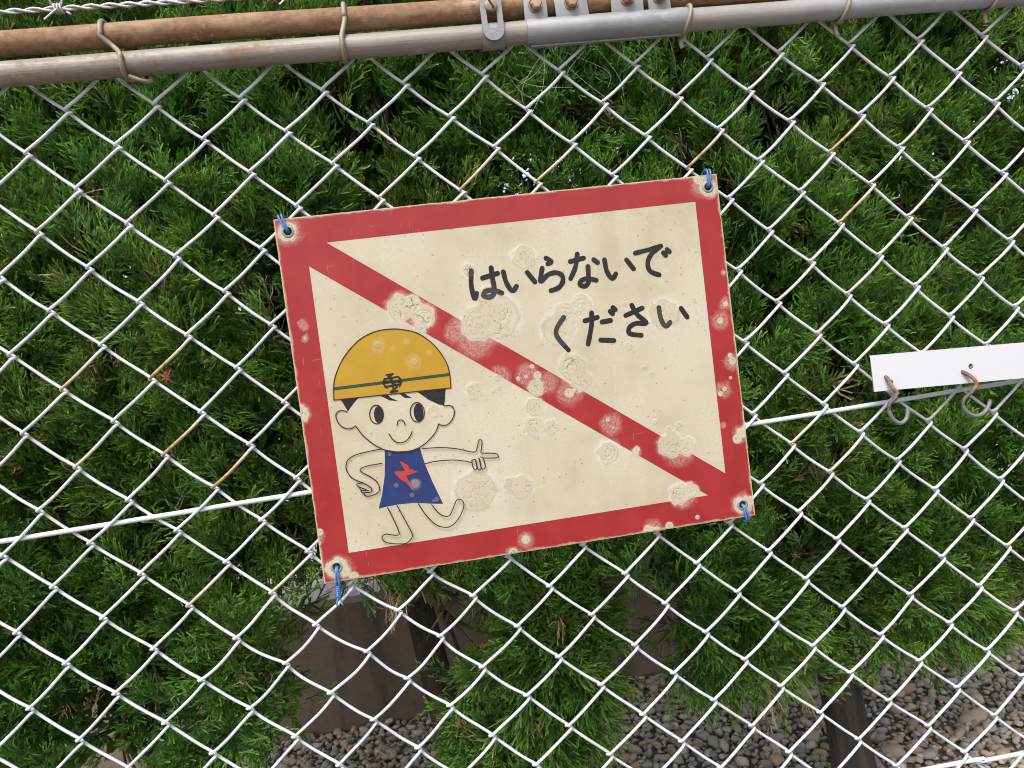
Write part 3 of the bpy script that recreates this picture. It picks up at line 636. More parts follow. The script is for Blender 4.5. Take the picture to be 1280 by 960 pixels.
TWIGS = [plume(300 + k, 8, 1, .55) for k in range(6)]
COARSE = [plume(200 + k, 7, 2, 1.9) for k in range(8)]

def frames(dirs, g):
    z = dirs / np.linalg.norm(dirs, axis=1)[:, None]
    a = g.normal(size=z.shape); x = np.cross(a, z); x /= np.linalg.norm(x, axis=1)[:, None]
    return np.stack([x, np.cross(z, x), z], axis=2)      # columns

TREES = [dict(x=-.25, y=.70, r=.028, lab='juniper tree at lower left, its dark trunk half hidden in hanging foliage'),
         dict(x=.325, y=.72, r=.036, lab='juniper tree with dark leaning trunk below the middle of the warning sign'),
         dict(x=1.135, y=.68, r=.041, lab='juniper tree with thick bare trunk standing in gravel at lower right'),
         dict(x=1.86, y=.72, r=.035, lab='juniper tree at the far right edge, bright sprays behind the white hook strip')]
def owner(x, z):
    e = .07 * noise.noise(Vector((z * 5, x * 3, 4.0)))
    return min(range(4), key=lambda k: abs(TREES[k]['x'] + (.06, .10, -.02, .0)[k] - x - e))
BOTTOM = [(-1.0, -.62), (-.45, -.62), (-.15, -.66), (.02, -.60), (.10, -.42), (.17, -.25), (.33, -.25), (.36, -.62), (.60, -.62), (.64, -.36), (.73, -.36), (.76, -.55), (1.0, -.55), (1.2, -.55), (1.28, -.53), (1.5, -.56), (2.6, -.6)]
def bottom(x):
    for (a, za), (b, zb) in zip(BOTTOM, BOTTOM[1:]):
        if a <= x <= b: return za + (zb - za) * (x - a) / (b - a)
    return -.6
def surf(x, z):
    """front of the hedge"""
    v = Vector((x * 2.3, z * 2.3, 1.7)); w = Vector((x * 6.5, z * 6.5, 9.2))
    y = .40 + .12 * noise.noise(v) + .055 * noise.noise(w)
    if z > .25: y -= .05 * min(1, (z - .25) / .4)
    if z < -.2: y += .10 * min(1.0, (-.2 - z) / .4) ** 1.5
    return y
boughs = []      # centre, direction, size, tree, depth class
def blocked(x, y, z, polys=VOIDS):
    tt = 1.205 / (y + .755)                                  # the same gap narrows towards the eye
    return any(in_poly(CAM_LOC[0] + (x - CAM_LOC[0]) * tt, CAM_LOC[2] + (z - CAM_LOC[2]) * tt, P) for P in polys)
def bough_layer(n, y_off, y_rand, size, cls, x0=-.55, x1=1.74, z0=-.66, z1=.86):
    k = 0; tries = 0
    while k < n and tries < n * 8:
        tries += 1
        x, z = rnd.uniform(x0, x1), rnd.uniform(z0, z1)
        if z < bottom(x) + (.0 if cls == 0 else .07): continue
        y = surf(x, z) + y_off + rnd.uniform(0, y_rand)
        if blocked(x, y, z): continue
        pd = .07 if cls == 1 else 1.15 * size
        if cls >= 1 and any(blocked(x + a_, y, z + b_, VOIDS[:3]) for a_, b_ in ((pd, 0), (-pd, 0), (0, .08), (0, -.08), (.06, .06), (-.06, .06), (pd * .5, 0), (-pd * .5, 0))): continue
        if cls == 0 and noise.noise(Vector((x * 9.0, z * 9.0, 33.0))) < -.40: continue     # sunken dark gaps
        up_ = .80 if z > -.30 else .80 - 1.25 * min(1, (-.30 - z) / .28)
        d = Vector((rnd.gauss(0, .36), -.62 + rnd.gauss(0, .25), up_ + rnd.gauss(0, .28)))
        boughs.append((Vector((x, y, z)), d.normalized(), size * rnd.uniform(.8, 1.25), owner(x, z), cls)); k += 1
bough_layer(1950, -.02, .08, .047, 0)
bough_layer(470, .05, .09, .064, 1)
bough_layer(700, .18, .22, .125, 2)
bough_layer(330, .40, .20, .160, 2)
# low hanging sprays in front of the middle trunk and round the left and right crowns
for (cx, cy, cz, rx_, rz_, n) in ((.545, .50, -.42, .085, .15, 80), (.46, .52, -.60, .09, .08, 40), (.88, .55, -.45, .11, .09, 60), (1.32, .55, -.50, .10, .06, 24), (.26, .5, -.225, .10, .025, 8), (.02, .5, -.45, .08, .12, 30)):
    for k in range(n):
        a, q = rnd.uniform(0, 6.283), math.sqrt(rnd.random())
        x, z = cx + rx_ * q * math.cos(a), cz + rz_ * q * math.sin(a); y = cy + rnd.uniform(-.08, .08)
        if blocked(x, y, z): continue
        d = Vector((math.cos(a) * .7 + rnd.gauss(0, .3), -.55, math.sin(a) * .6 - .15 + rnd.gauss(0, .3)))
        boughs.append((Vector((x, y, z)), d.normalized(), .060 * rnd.uniform(.8, 1.2), owner(x, z), 0))

crown = [dict(V=[], F=[], T=[], n=0) for _ in TREES]
dead = [dict(V=[], F=[], T=[], n=0) for _ in TREES]
for (c, d, s, ti, cls) in boughs:
    npl = (8, 9, 7)[cls]
    tint0 = min(1, max(0, .35 + .55 * noise.noise(c * 3.1) + rnd.gauss(0, .14)))
    bri0 = (1.0, 1.0, 1.0)[cls] * (rnd.uniform(.8, 1.0))
    is_dead = rnd.random() < (.08 if cls == 0 else .30)
    D0 = np.array(d); base = np.array(c)
    dirs = D0[None, :] + rng.normal(0, .34, (npl, 3))
    Fm = frames(dirs, rng)
    for j in range(npl):
        dd = is_dead and rng.random() < .33
        V, F, T = TWIGS[rng.integers(6)] if dd else PLUMES[rng.integers(12)] if cls < 2 else COARSE[rng.integers(8)]
        L = s * rng.uniform(.7, 1.25) * (1.35 if dd else 1.0)
        W = (V * L) @ Fm[j].T
        off = rng.normal(0, .020, 3) * (s / .052)
        droop = -.25 * (W[:, 0] ** 2 + W[:, 1] ** 2) / s * .3
        W = W + base + off - D0 * s * .35
        W[:, 2] += droop
        C = (dead if dd else crown)[ti]
        tn = np.zeros((len(V), 4), dtype=np.float32)
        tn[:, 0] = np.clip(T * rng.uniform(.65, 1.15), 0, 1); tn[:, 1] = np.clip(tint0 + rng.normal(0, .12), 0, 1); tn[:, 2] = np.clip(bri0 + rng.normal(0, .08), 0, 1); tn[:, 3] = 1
        C['V'].append(W); C['F'].append(F + C['n']); C['T'].append(tn); C['n'] += len(V)
TRI = 0
for k, T in enumerate(TREES):
    tree = tag(empty('juniper_tree', (T['x'], T['y'], GROUND_Z)), T['lab'], 'tree', 'junipers in the hedge behind the fence')
    # trunk: fluted, tapering, slightly crooked
    pts, rad = [], []
    lean = (.03, -.02, .015, -.02)[k]
    for i in range(26):
        h = 1.9 * i / 25
        pts.append((lean * h + .02 * math.sin(h * 4 + k), .015 * math.sin(h * 3.1 + 2 * k), h - .02))
        rad.append(T['r'] * (1.35 - .35 * min(1, h / .12)) * (1 - .36 * h) if h < 1.6 else T['r'] * .35)
    V, F, CF = tube_arrays(pts, rad, 18)
    for i in range(26):
        for s_ in range(18):
            p = V[i * 18 + s_]; c0 = np.array(pts[i]); q = noise.noise(Vector((s_ * 1.1 + k * 9, 0, i * .35))) * .22 + .12 * math.sin(s_ * 2.1 + i * .2)
            V[i * 18 + s_] = c0 + (p - c0) * (1 + q)
    b = MB(); b.add(V, list(F) + list(CF)); b.build('trunk', M_BARK, tree, angle=80)
    # limbs from the trunk out to the boughs
    bt = MB(); cnt = 0
    mine = [q for q in boughs if q[3] == k]
    for q in mine[::4]:
        c = q[0] - Vector((T['x'], T['y'], GROUND_Z))
        if c.z < .75 and rnd.random() < .85: continue
        h = min(1.6, max(.30, c.z - rnd.uniform(.02, .22))) if c.z > .75 else rnd.uniform(.62, .95)
        p0 = Vector((lean * h + .02 * math.sin(h * 4 + k), .0, h))
        e = c - q[1] * .03
        m1 = p0.lerp(e, .4) + Vector((rnd.gauss(0, .03), rnd.gauss(0, .03), -.03 + rnd.gauss(0, .03))); m2 = p0.lerp(e, .75) + Vector((rnd.gauss(0, .025), rnd.gauss(0, .02), rnd.gauss(0, .02)))
        path = smooth_path([p0, m1, m2, e], 3)
        r0 = rnd.uniform(.004, .008)
        bt.tube(path, [r0 * (1 - .8 * i / (len(path) - 1)) for i in range(len(path))], 5)
    tag(bt.build('limbs', M_TWIG, tree, angle=80), kind='stuff')
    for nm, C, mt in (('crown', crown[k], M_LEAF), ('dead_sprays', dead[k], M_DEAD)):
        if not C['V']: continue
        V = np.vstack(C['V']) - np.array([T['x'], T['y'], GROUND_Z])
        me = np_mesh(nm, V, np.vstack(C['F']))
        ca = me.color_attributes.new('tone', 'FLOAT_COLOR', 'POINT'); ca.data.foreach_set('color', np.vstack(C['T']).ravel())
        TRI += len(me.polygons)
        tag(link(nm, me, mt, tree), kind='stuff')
print('foliage triangles', TRI)

# pruned stub on the middle trunk
stub = [o for o in COL.objects if o.name.startswith('juniper_tree')][1]
b = MB(); b.tube([(.035, -.01, .33), (.05, -.05, .335), (.055, -.068, .338)], [.012, .010, .0095], 10)
b.build('pruned_stub', M_TWIG, stub)

# a dry star-shaped leaf caught in the foliage
def dry_leaf(c):
    V = [(0, 0, 0)]; F = []
    for k in range(14):
        a = 2 * math.pi * k / 14; r = (.0115 if k % 2 == 0 else .0062) * rnd.uniform(.55, 1.2)
        V.append((r * math.cos(a), -.003 * (k % 2) - r * .25 * math.sin(a * 2), r * math.sin(a)))
    for k in range(14): F.append((0, 1 + k, 1 + (k + 1) % 14))
    n = len(V)
    V += [(x, y + .0008, z) for x, y, z in V]
    F += [(a + n, c_ + n, b_ + n) for a, b_, c_ in F] + [(1 + k, n + 1 + k, n + 1 + (k + 1) % 14, 1 + (k + 1) % 14) for k in range(14)]
    me = bpy.data.meshes.new('dry_leaf'); me.from_pydata(V, [], F)
    t = NT('dry_leaf_brown'); t.set(t.mix(t.noise(200, 3), (.30, .11, .05), (.20, .08, .04)), .8)
    o = link('dry_leaf', me, t.m); o.location = c
    return tag(o, 'small reddish brown dead leaf caught in the green hedge left of the sign', 'leaf')
lx, _, lz = LEAF[0]
dry_leaf((lx, .27, lz))

# ------------------------------------------------------------------ chain-link fence
fence = tag(empty('chain_link_fence', (.48, 0, GROUND_Z)), 'white coated chain link fence with grey top rail and tension wires', 'fence')
FO = Vector(fence.location)
keys = np.array(list(NODE_SHIFT.keys()), dtype=float); vals = np.array(list(NODE_SHIFT.values()), dtype=float) / 1000
def node(i2, j2):
    """grid node in half-diamond steps -> world x, z (the mesh is stretched and dented a little)"""
    x, z = i2 * MESH_W / 2, -j2 * MESH_H / 2
    if (i2, j2) in NODE_SHIFT: s = vals[list(NODE_SHIFT.keys()).index((i2, j2))]
    else:
        d2 = ((keys - (i2, j2)) ** 2).sum(1); w = np.exp(-d2 / 5.0); f = w.sum()
        s = (w[:, None] * vals).sum(0) / (f + .15) + np.array([math.sin(i2 * 7.3 + j2 * 3.1), math.cos(i2 * 4.1 - j2 * 5.7)]) * .0007
    return x + float(s[0]), z + float(s[1])
RUST = {(22, -8): .9, (24, -8): .55, (22, -6): 1., (24, -6): .5, (22, -4): .55, (18, -8): 1., (14, -8): .7, (12, -8): .8, (10, -8): .4, (2, -8): .45, (8, -8): .4, (4, -4): .95, (2, -4): .7, (4, -2): 1., (2, -2): .55, (5, -1): 1., (4, 2): .6, (6, 2): .55, (22, -2): .5, (20, 0): .6, (20, -4): .5, (21, 1): .55, (24, 0): .5, (18, 8): .4, (17, -9): .3, (26, 4): .4, (21, 9): .45, (15, -7): .4}
def wire(i2):
    """one zigzag wire between columns i2 and i2+1: '\\' strands run behind, '/' strands in front"""
    P, Rr = [], []
    j = -11; dpt = .0032; first = True
    # even columns carry even rows, odd columns odd rows
    right = ((j - (i2 + 1)) % 2 == 0)
    pts = []
    while j <= 24:
        col = i2 + 1 if right else i2
        pts.append((col, j, right)); right = not right; j += 1
    for a, (c, jj, r) in enumerate(pts):
        x, z = node(c, jj)
        ex_, ez_ = (.0022, -.0014) if r else (-.0022, .0014)
        x += ex_; z += ez_
        if a > 0:
            # straight strand from the previous turn
            pc, pj, pr = pts[a - 1]; px, pz = node(pc, pj)
            px += .0022 if pr else -.0022; pz += -.0014 if pr else .0014
            front = pr                                       # from a right turn down to a left turn: '/' strand, in front
            y = -dpt if front else dpt
            ru = RUST.get((pc, pj), 0.0) if front else (.45 if (pc * 7 + pj * 13) % 23 == 0 else 0.0)
            if ru == 0.0 and front and (pc * 5 + pj * 11) % 17 == 0: ru = .28
            dx, dz = x - px, z - pz; L = math.hypot(dx, dz); nx, nz = -dz / L, dx / L
            dent = 2.0 if (4 <= pc <= 10 and 3 <= pj <= 8) else 1.0
            bow = (.0009 if front else -.0011) * (1 + .5 * math.sin(pc * 3.3 + pj * 1.9)) * dent
            wob = .0003 * math.sin(pc * 1.7 + pj * 2.9) * dent
            for tt in (.035, .09, .22, .4, .6, .78, .91, .965):
                s = math.sin(math.pi * tt); s2 = math.sin(2 * math.pi * tt)
                yy_ = y * min(1, .72 + s * 1.2)
                P.append((px + dx * tt + nx * (bow * s + wob * s2), yy_, pz + dz * tt + nz * (bow * s + wob * s2)))
                Rr.append(ru * (.35 + .75 * tt if front else .8))
        P.append((x + ex_ * .35, 0.0, z)); Rr.append(.36 if (c * 3 + jj * 5) % 4 == 0 else .08)
    sp = smooth_path(P, 2)
    rr = []
    for k in range(len(Rr) - 1): rr += [Rr[k], .5 * (Rr[k] + Rr[k + 1])]
    rr.append(Rr[-1])
    V, F, CF = tube_arrays(sp, .00157, 8)
    me = np_mesh('mesh_wire', V - np.array(FO), F)
    at = me.attributes.new('rust', 'FLOAT', 'POINT')
    arr = np.zeros(len(V), dtype=np.float32); arr[:len(sp) * 8] = np.repeat(np.array(rr, dtype=np.float32), 8)
    at.data.foreach_set('value', arr)
    return link('mesh_wire', me, M_WIRE, fence, smooth=True)
for i2 in range(-10, 37): wire(i2)

def rust_attr(o, fn):
    me = o.data; at = me.attributes.new('rustiness', 'FLOAT', 'POINT')
    at.data.foreach_set('value', np.array([fn(v.co) for v in me.vertices], dtype=np.float32))

def pipe(name, p0, p1, r, m, parent, origin, n=60, waver=.0005):
    b = MB(); pts = []
    for k in range(n + 1):
        q = Vector(p0).lerp(Vector(p1), k / n); q.z += waver * math.sin(k * .7) ; pts.append(q - origin)
    # open pipe with a wall
    b.tube(pts, r, 20)
    return b.build(name, m, parent, angle=50)
zR = RAIL[0][2]; yR = RAIL[0][1]; rR = .0112
o = pipe('top_rail', (-.55, yR, zR), (1.75, yR, zR + .0003), rR, M_RAIL, fence, FO, waver=.0003)
rust_attr(o, lambda c: max(-.35, min(.12, .10 - .55 * (c.x + FO.x - .30))) if c.x + FO.x > .3 else .08)
def poly_rod(name, pts, r, m):
    b = MB(); b.tube([Vector(p) - FO for p in smooth_path(pts, 10)], r, 10); return b.build(name, m, fence, angle=60)
poly_rod('tension_wire', [(-.55, 0, -.026)] + [tuple(q) for q in ROD_A] + [(1.75, 0, .0)], .0025, M_ROD)
poly_rod('tension_wire', [(-.55, 0, ROD_B[0][2] + .014), (.2, 0, ROD_B[0][2] + .006), tuple(ROD_B[0]), tuple(ROD_B[1]), (1.75, 0, ROD_B[1][2])], .0025, M_ROD)

# rusty second pipe tied above the rail
zU = RUSTY[1][2]; yU = -.012; rU = .0112
RO = Vector((.1, yU, zU))
o = pipe('rusty_pipe', (-.55, yU, zU + .004), (1.75, yU, zU - .006), rU, M_RUSTY, None, RO); o.location = RO
rust_attr(o, lambda c: .05 if c.x + RO.x < .45 else (-.04 if c.x + RO.x < .50 else .03))
tag(o, 'orange brown rusty steel pipe running above the grey top rail', 'pipe')

# wire ties round both pipes
def tie_loop(name, x_top, x_bot, label, cross=False, low_only=False, r=.0023):
    rr = rR + r
    pts = []
    if low_only:
        for k in range(20):
            a = 2 * math.pi * k / 20; pts.append((x_bot + .004 * math.sin(a), yR - rr * math.cos(a), zR + rr * math.sin(a)))
        
    else:
        # front side downwards: over the upper pipe, past the gap, round the rail, up behind
        up_c, lo_c = (yU, zU), (yR, zR)
        for a in np.linspace(math.pi * .5, math.pi * .5 + math.pi * .62, 7): pts.append((x_top, up_c[0] + rr * math.cos(a), up_c[1] + rr * math.sin(a)))
        if cross: pts.append(((x_top + x_bot) / 2, yR - .004, (zU + zR) / 2))
        for a in np.linspace(math.pi * .88, math.pi * 1.5, 7): pts.append((x_bot - (.003 if cross else 0), lo_c[0] + rr * math.cos(a), lo_c[1] + rr * math.sin(a)))
        for a in np.linspace(math.pi * 1.6, math.pi * 2, 4): pts.append((x_bot + .001, lo_c[0] + rr * math.cos(a), lo_c[1] + rr * math.sin(a)))
        for a in np.linspace(0, math.pi * .42, 5): pts.append((x_top + .001, up_c[0] + rr * math.cos(a), up_c[1] + rr * math.sin(a)))
    c = Vector((x_bot, yR, zR - rr))
    b = MB(); b.tube([Vector(p) - c for p in smooth_path(pts, 4, closed=True)], r, 8, closed=True)
    if low_only:
        b.tube([Vector(p) - c for p in smooth_path([(x_bot - .004, yR + rr * .6, zR - rr * .8), (x_bot - .005, yR + rr * .5, zR - rr - .006), (x_bot - .004, yR + rr * .5, zR - rr - .011)], 4)], r, 7)
    if cross:   # twisted tail under the rail
        b.tube([Vector(p) - c for p in smooth_path([(x_bot, yR - rr * .5, zR - rr), (x_bot + .010, yR - .004, zR - rr - .004), (x_bot + .016, yR + .002, zR - rr - .003), (x_bot + .015, yR + .006, zR - rr + .003)], 4)], r * .9, 7)
    o = b.build(name, M_TIE, None, angle=80); o.location = c
    return tag(o, label, 'wire tie', 'wire ties on the pipes')
tie_loop('wire_tie', .127, .146, 'slanting wire tie crossing both pipes near the top left corner', cross=True)
tie_loop('wire_tie', .349, .344, 'upright wire tie looped round both pipes above the sign\'s left corner')
tie_loop('wire_tie', .69, .688, 'wire tie on the top rail just right of the bolted clamps', low_only=True)
tie_loop('wire_tie', .86, .858, 'small wire tie on the bare right stretch of the top rail', low_only=True)
tie_loop('wire_tie', 1.03, 1.03, 'rightmost wire tie on the top rail by the corner', low_only=True)

# slotted strap with one bolt over both pipes
def slotted_strap(x):
    c = Vector((x, yR - rR, zR))
    root = tag(empty('slotted_bracket', c), 'flat slotted steel bracket with one rusty bolt joining both pipes', 'bracket')
    w = .0105; top, bot = .046, -.004
    # slotted plate: outline ring between outer and inner stadium
    def stadium(hw, zt, zb, n=10):
        o = []
        for k in range(n + 1): a = math.pi * k / n; o.append((hw * math.cos(a), zt + hw * math.sin(a)))
        for k in range(n + 1): a = math.pi + math.pi * k / n; o.append((hw * math.cos(a), zb + hw * math.sin(a)))
        return o
    A, B = stadium(w, top - w, bot + .004), stadium(w * .48, top - w * 1.1, bot + .010)
    n = len(A); V = []; F = []
    for y in (-.0035, -.0012):
        V += [(p[0], y, p[1]) for p in A] + [(p[0], y, p[1]) for p in B]
    for k in range(n):
        l = (k + 1) % n
        F += [(k, l, n + l, n + k), (2 * n + k, 3 * n + k, 3 * n + l, 2 * n + l), (k, 2 * n + k, 2 * n + l, l), (n + k, n + l, 3 * n + l, 3 * n + k)]
    b = MB(); b.add(V, F); b.build('slotted_plate', M_ZINC, root)
    # strap round the rail
    b = MB(); V = []; F = []
    N = 18
    for k in range(N + 1):
        a = math.pi * (.80 + .95 * k / N)
        for rr in (rR + .0004, rR + .0022):
            for sx in (-w, w): V.append((sx, rR + rr * math.cos(a), rr * math.sin(a)))
    for k in range(N):
        i, j = k * 4, (k + 1) * 4
        F += [(i + 2, i + 3, j + 3, j + 2), (i, j, j + 1, i + 1), (i, i + 2, j + 2, j), (i + 1, j + 1, j + 3, i + 3)]
    F += [(0, 1, 3, 2), (N * 4, N * 4 + 2, N * 4 + 3, N * 4 + 1)]
    b.add(V, F); b.build('strap', M_ZINC, root)
    b = MB(); b.lathe([(0, -.0082), (.0035, -.008), (.0058, -.0066), (.0064, -.0045), (.0064, -.0036), (0, -.0034)], (0, 0, .0225), sides=16)
    bo = b.build('bolt', M_BOLT, root)
    b = MB(); b.box((0, -.0084, .0225), (.0045, .0006, .0008), Matrix.Rotation(1.1, 3, 'Y')); b.build('bolt_slot', M_INK, bo)
slotted_strap(.489)

# sleeve joining two lengths of rail, with four bolted ears
joint = tag(empty('rail_joint', (.600, yR, zR)), 'grey sleeve with four bolted ears joining the top rail above the sign', 'pipe joint')
b = MB(); b.lathe([(rR - .001, -.0775), (rR + .0010, -.0772), (rR + .0015, -.0765), (rR + .0015, .0885), (rR + .0005, .0895)], (0, 0, 0), axis='X', sides=28); b.build('sleeve', M_ZINC, joint)
b = MB(); b.box((.006, .001, -rR - .0022), (.080, .0022, .0010), bev=.0004); b.build('lip', M_ZINC, joint)
for k, (ex_, tn, w_) in enumerate(((-.066, .04, .0115), (-.030, -.05, .0165), (.027, .03, .0165), (.060, -.02, .0115))):
    for yy_ in (-.0062, -.0030):
        b = MB(); b.box((ex_ + (.001 if yy_ > -.005 else 0), yy_, .0205), (w_, .0014, .0125), Matrix.Rotation(tn, 3, 'Y'), bev=.0009)
        e_ = b.build('ear', M_ZINC, joint)
        if yy_ < -.005:
            b = MB(); b.lathe([(0, -.0150), (.0046, -.0147), (.0055, -.0137), (.0055, -.0080), (0, -.0078)], (ex_, 0, .0225), sides=6)
            b.lathe([(.0070, -.0092), (.0070, -.0078), (0, -.0078)], (ex_, 0, .0225), sides=16)
            b.build('bolt', M_BOLT, e_, angle=30)

# barbed wire: two twisted strands with a four-point barb
def barbed():
    root = tag(empty('barbed_wire', (BARBED[1][0], BARBED[1][1], BARBED[1][2])), 'twisted barbed wire strand across the top left corner above the pipes', 'barbed wire')
    c = Vector(root.location)
    for ph in (0, math.pi):
        pts = []
        for k in range(420):
            x = -.5 + 2.2 * k / 419; z = .4729 + .011 * max(0, (x - .2)) - .0122 * (x - .0322)
            a = x * 2 * math.pi / .034 + ph
            pts.append(Vector((x, .0017 * math.cos(a), z + .0017 * math.sin(a))) - c)
        b = MB(); b.tube(pts, .0013, 6); b.build('strand', M_BARB, root, angle=80)
    for x in (-.12, .0845, .30):
        z = .4729 - .0122 * (x - .0322) + .011 * max(0, x - .2)
        b = MB()
        pts = [(x - .004 + .008 * k / 30, .0042 * math.cos(k * .62), z + .0042 * math.sin(k * .62)) for k in range(31)]
        b.tube([Vector(p) - c for p in [(x - .010, -.008, z + .016)] + pts + [(x + .013, -.009, z - .010)]], .0010, 6)
        b.tube([Vector(p) - c for p in [(x - .012, -.006, z - .012), (x - .002, -.004, z - .003), (x + .003, .0, z + .004), (x + .008, -.006, z + .017)]], .0010, 6)
        b.build('barb', M_BARB, root, angle=80)
barbed()

# ------------------------------------------------------------------ the warning sign
SC = Vector(SIGN_CENTRE)
sign = empty('warning_sign', SC); sign.rotation_euler = (0, math.radians(-.6) * -1 * 0, 0)
tag(sign, 'weathered red and cream warning board with cartoon child and Japanese writing, wired to the fence', 'sign')
def flat(name, loops, y, m, parent, extrude=0.0):
    """filled 2-D outline(s) in mm -> mesh facing -Y, at depth y (metres)"""
    cu = bpy.data.curves.new(name, 'CURVE'); cu.dimensions = '2D'; cu.fill_mode = 'BOTH' if extrude else 'FRONT'; cu.extrude = extrude
    for lp in loops:
        s = cu.splines.new('POLY'); s.points.add(len(lp) - 1); s.use_cyclic_u = True
        for p, q in zip(s.points, lp): p.co = (q[0] / 1000, q[1] / 1000, 0, 1)
    ob = bpy.data.objects.new(name + '_tmp', cu); COL.objects.link(ob)
    dg = bpy.context.evaluated_depsgraph_get()
    me = bpy.data.meshes.new_from_object(ob.evaluated_get(dg)); me.name = name
    bpy.data.objects.remove(ob); bpy.data.curves.remove(cu)
    V = np.zeros(len(me.vertices) * 3, dtype=np.float32); me.vertices.foreach_get('co', V); V = V.reshape(-1, 3)
    V = np.stack([V[:, 0], y - V[:, 2], V[:, 1]], 1); me.vertices.foreach_set('co', V.ravel()); me.update()
    bm = bmesh.new(); bm.from_mesh(me)
    if not extrude:
        for f in bm.faces:
            if f.normal.y > 0: f.normal_flip()
    else:
        bmesh.ops.remove_doubles(bm, verts=bm.verts[:], dist=1e-6); bmesh.ops.recalc_face_normals(bm, faces=bm.faces[:])
    bm.to_mesh(me); bm.free()
    me.materials.clear()
    return link(name, me, m, parent)
def circle(c, r, n=20): return [(c[0] + r * math.cos(2 * math.pi * k / n), c[1] + r * math.sin(2 * math.pi * k / n)) for k in range(n)]
def rough_rect(hw, hh, jit, step=6.0):
    pts = []
    def seg(a, b):
        n = int(max(abs(b[0] - a[0]), abs(b[1] - a[1])) / step)
        for k in range(n):
            t_ = k / n; x, y = a[0] + (b[0] - a[0]) * t_, a[1] + (b[1] - a[1]) * t_
            q = (noise.noise(Vector((x * .11, y * .11, 3.0))) * .6 + rnd.uniform(-.4, .4)) * jit
            if k == 0: q = 0
            pts.append((x + (q if a[0] == b[0] else 0), y + (q if a[1] == b[1] else 0)))
    c = [(-hw, hh), (hw, hh), (hw, -hh), (-hw, -hh)]
    for i in range(4): seg(c[i], c[(i + 1) % 4])
    return pts
outer = rough_rect(225, 180, .35)
hole_loops = [circle(h, 4.0) for h in HOLES]
flat('board', [outer] + hole_loops, .0022, M_EDGE, sign, extrude=.0020)
inner = [(x * .9975, y * .997) for x, y in outer]
flat('cream_face', [inner] + hole_loops, .0000, M_PAPER, sign)
flat('red_border', [[(x * .9985, y * .998) for x, y in inner], TRI_UP, TRI_LOW] + [circle(h, 4.3) for h in HOLES], -.00012, M_RED, sign)

def stroke_mesh(strokes, width, y0, sub=6, taper=None, step=.000004, seed=0):
    """round-capped brush strokes in mm; later points lie a hair further out so crossings never share a plane"""
    V, F = [], []
    y = y0; g = random.Random(seed)
    for st in strokes:
        if len(st) > 2: P = [(p.x, p.y) for p in smooth_path([(a[0], a[1], 0) for a in st], sub)]
        else: P = [st[0], ((st[0][0] + st[1][0]) / 2, (st[0][1] + st[1][1]) / 2), st[1]]
        n = len(P); h = width / 2
        base = len(V); Ns = []
        for i in range(n):
            a, b_ = P[max(i - 1, 0)], P[min(i + 1, n - 1)]
            tx, ty = b_[0] - a[0], b_[1] - a[1]; L = math.hypot(tx, ty) or 1; Ns.append((-ty / L, tx / L))
        for i in range(n):
            y -= step; hw = h * (1 + .05 * math.sin(i * .9 + g.random()))
            V.append(((P[i][0] + Ns[i][0] * hw) / 1000, y, (P[i][1] + Ns[i][1] * hw) / 1000))
            V.append(((P[i][0] - Ns[i][0] * hw) / 1000, y, (P[i][1] - Ns[i][1] * hw) / 1000))
        for i in range(n - 1): F.append((base + 2 * i, base + 2 * i + 2, base + 2 * i + 3, base + 2 * i + 1))
        for end, sgn in ((0, -1), (n - 1, 1)):
            l, r = base + 2 * end, base + 2 * end + 1
            cx, cy = P[end]; nx, ny = Ns[end]; tx, ty = ny * sgn, -nx * sgn
            fan = [l]; yy_ = V[l][1]
            for k in range(1, 8):
                a = math.pi * k / 8
                V.append(((cx + h * (nx * math.cos(a) + tx * math.sin(a))) / 1000, yy_, (cy + h * (ny * math.cos(a) + ty * math.sin(a))) / 1000)); fan.append(len(V) - 1)
            fan.append(r); F.append(tuple(fan))
        y -= .00002
    me = bpy.data.meshes.new('stroke'); me.from_pydata(V, [], F)
    bm = bmesh.new(); bm.from_mesh(me)
    for f in bm.faces:
        f.normal_update()
        if f.normal.y > 0: f.normal_flip()
    bm.to_mesh(me); bm.free()
    return me
NAMES = {'ha': 'dark hiragana letter ha', 'i': 'dark hiragana letter i', 'ra': 'dark hiragana letter ra', 'na': 'dark hiragana letter na', 'de': 'dark hiragana letter de', 'ku': 'dark hiragana letter ku', 'da': 'dark hiragana letter da', 'sa': 'dark hiragana letter sa'}
for k, (nm, st) in enumerate(LETTERS):
    me = stroke_mesh(st, 5.0, -.00010, seed=k); me.name = 'letter'
    o = link('letter', me, M_INK, sign); o['label'] = NAMES[nm]
fig = link('printed_figure', stroke_mesh(FIGURE_LINES, 1.05, -.00040, step=.000002), M_LINE, sign); fig.data.name = 'printed_figure'
fig['label'] = 'line drawing of a pointing child in a yellow helmet and blue dress'
hel = smooth_path([(a[0], a[1], 0) for a in HELMET], 4)
hel = [(p.x, p.y) for p in hel]
flat('helmet', [hel], -.00014, M_YEL, fig)
link('helmet_outline', stroke_mesh([hel, [hel[-1], hel[0]]], 1.0, -.00052, sub=1), M_LINE, fig)
flat('helmet_band', [BAND], -.00024, M_GRN, fig)
link('helmet_emblem', stroke_mesh(EMBLEM, 1.7, -.00034), M_INK, fig)
for h in HAIR: flat('hair', [h], -.00012, M_INK, fig)
for q in PUPILS: flat('pupil', [q], -.00014, M_INK, fig)
dr = [(p.x, p.y) for p in smooth_path([(a[0], a[1], 0) for a in DRESS], 1)]
flat('dress', [dr], -.00016, M_BLU, fig)
flat('lightning_bolt', [BOLT], -.00030, M_BOLTRED, fig)
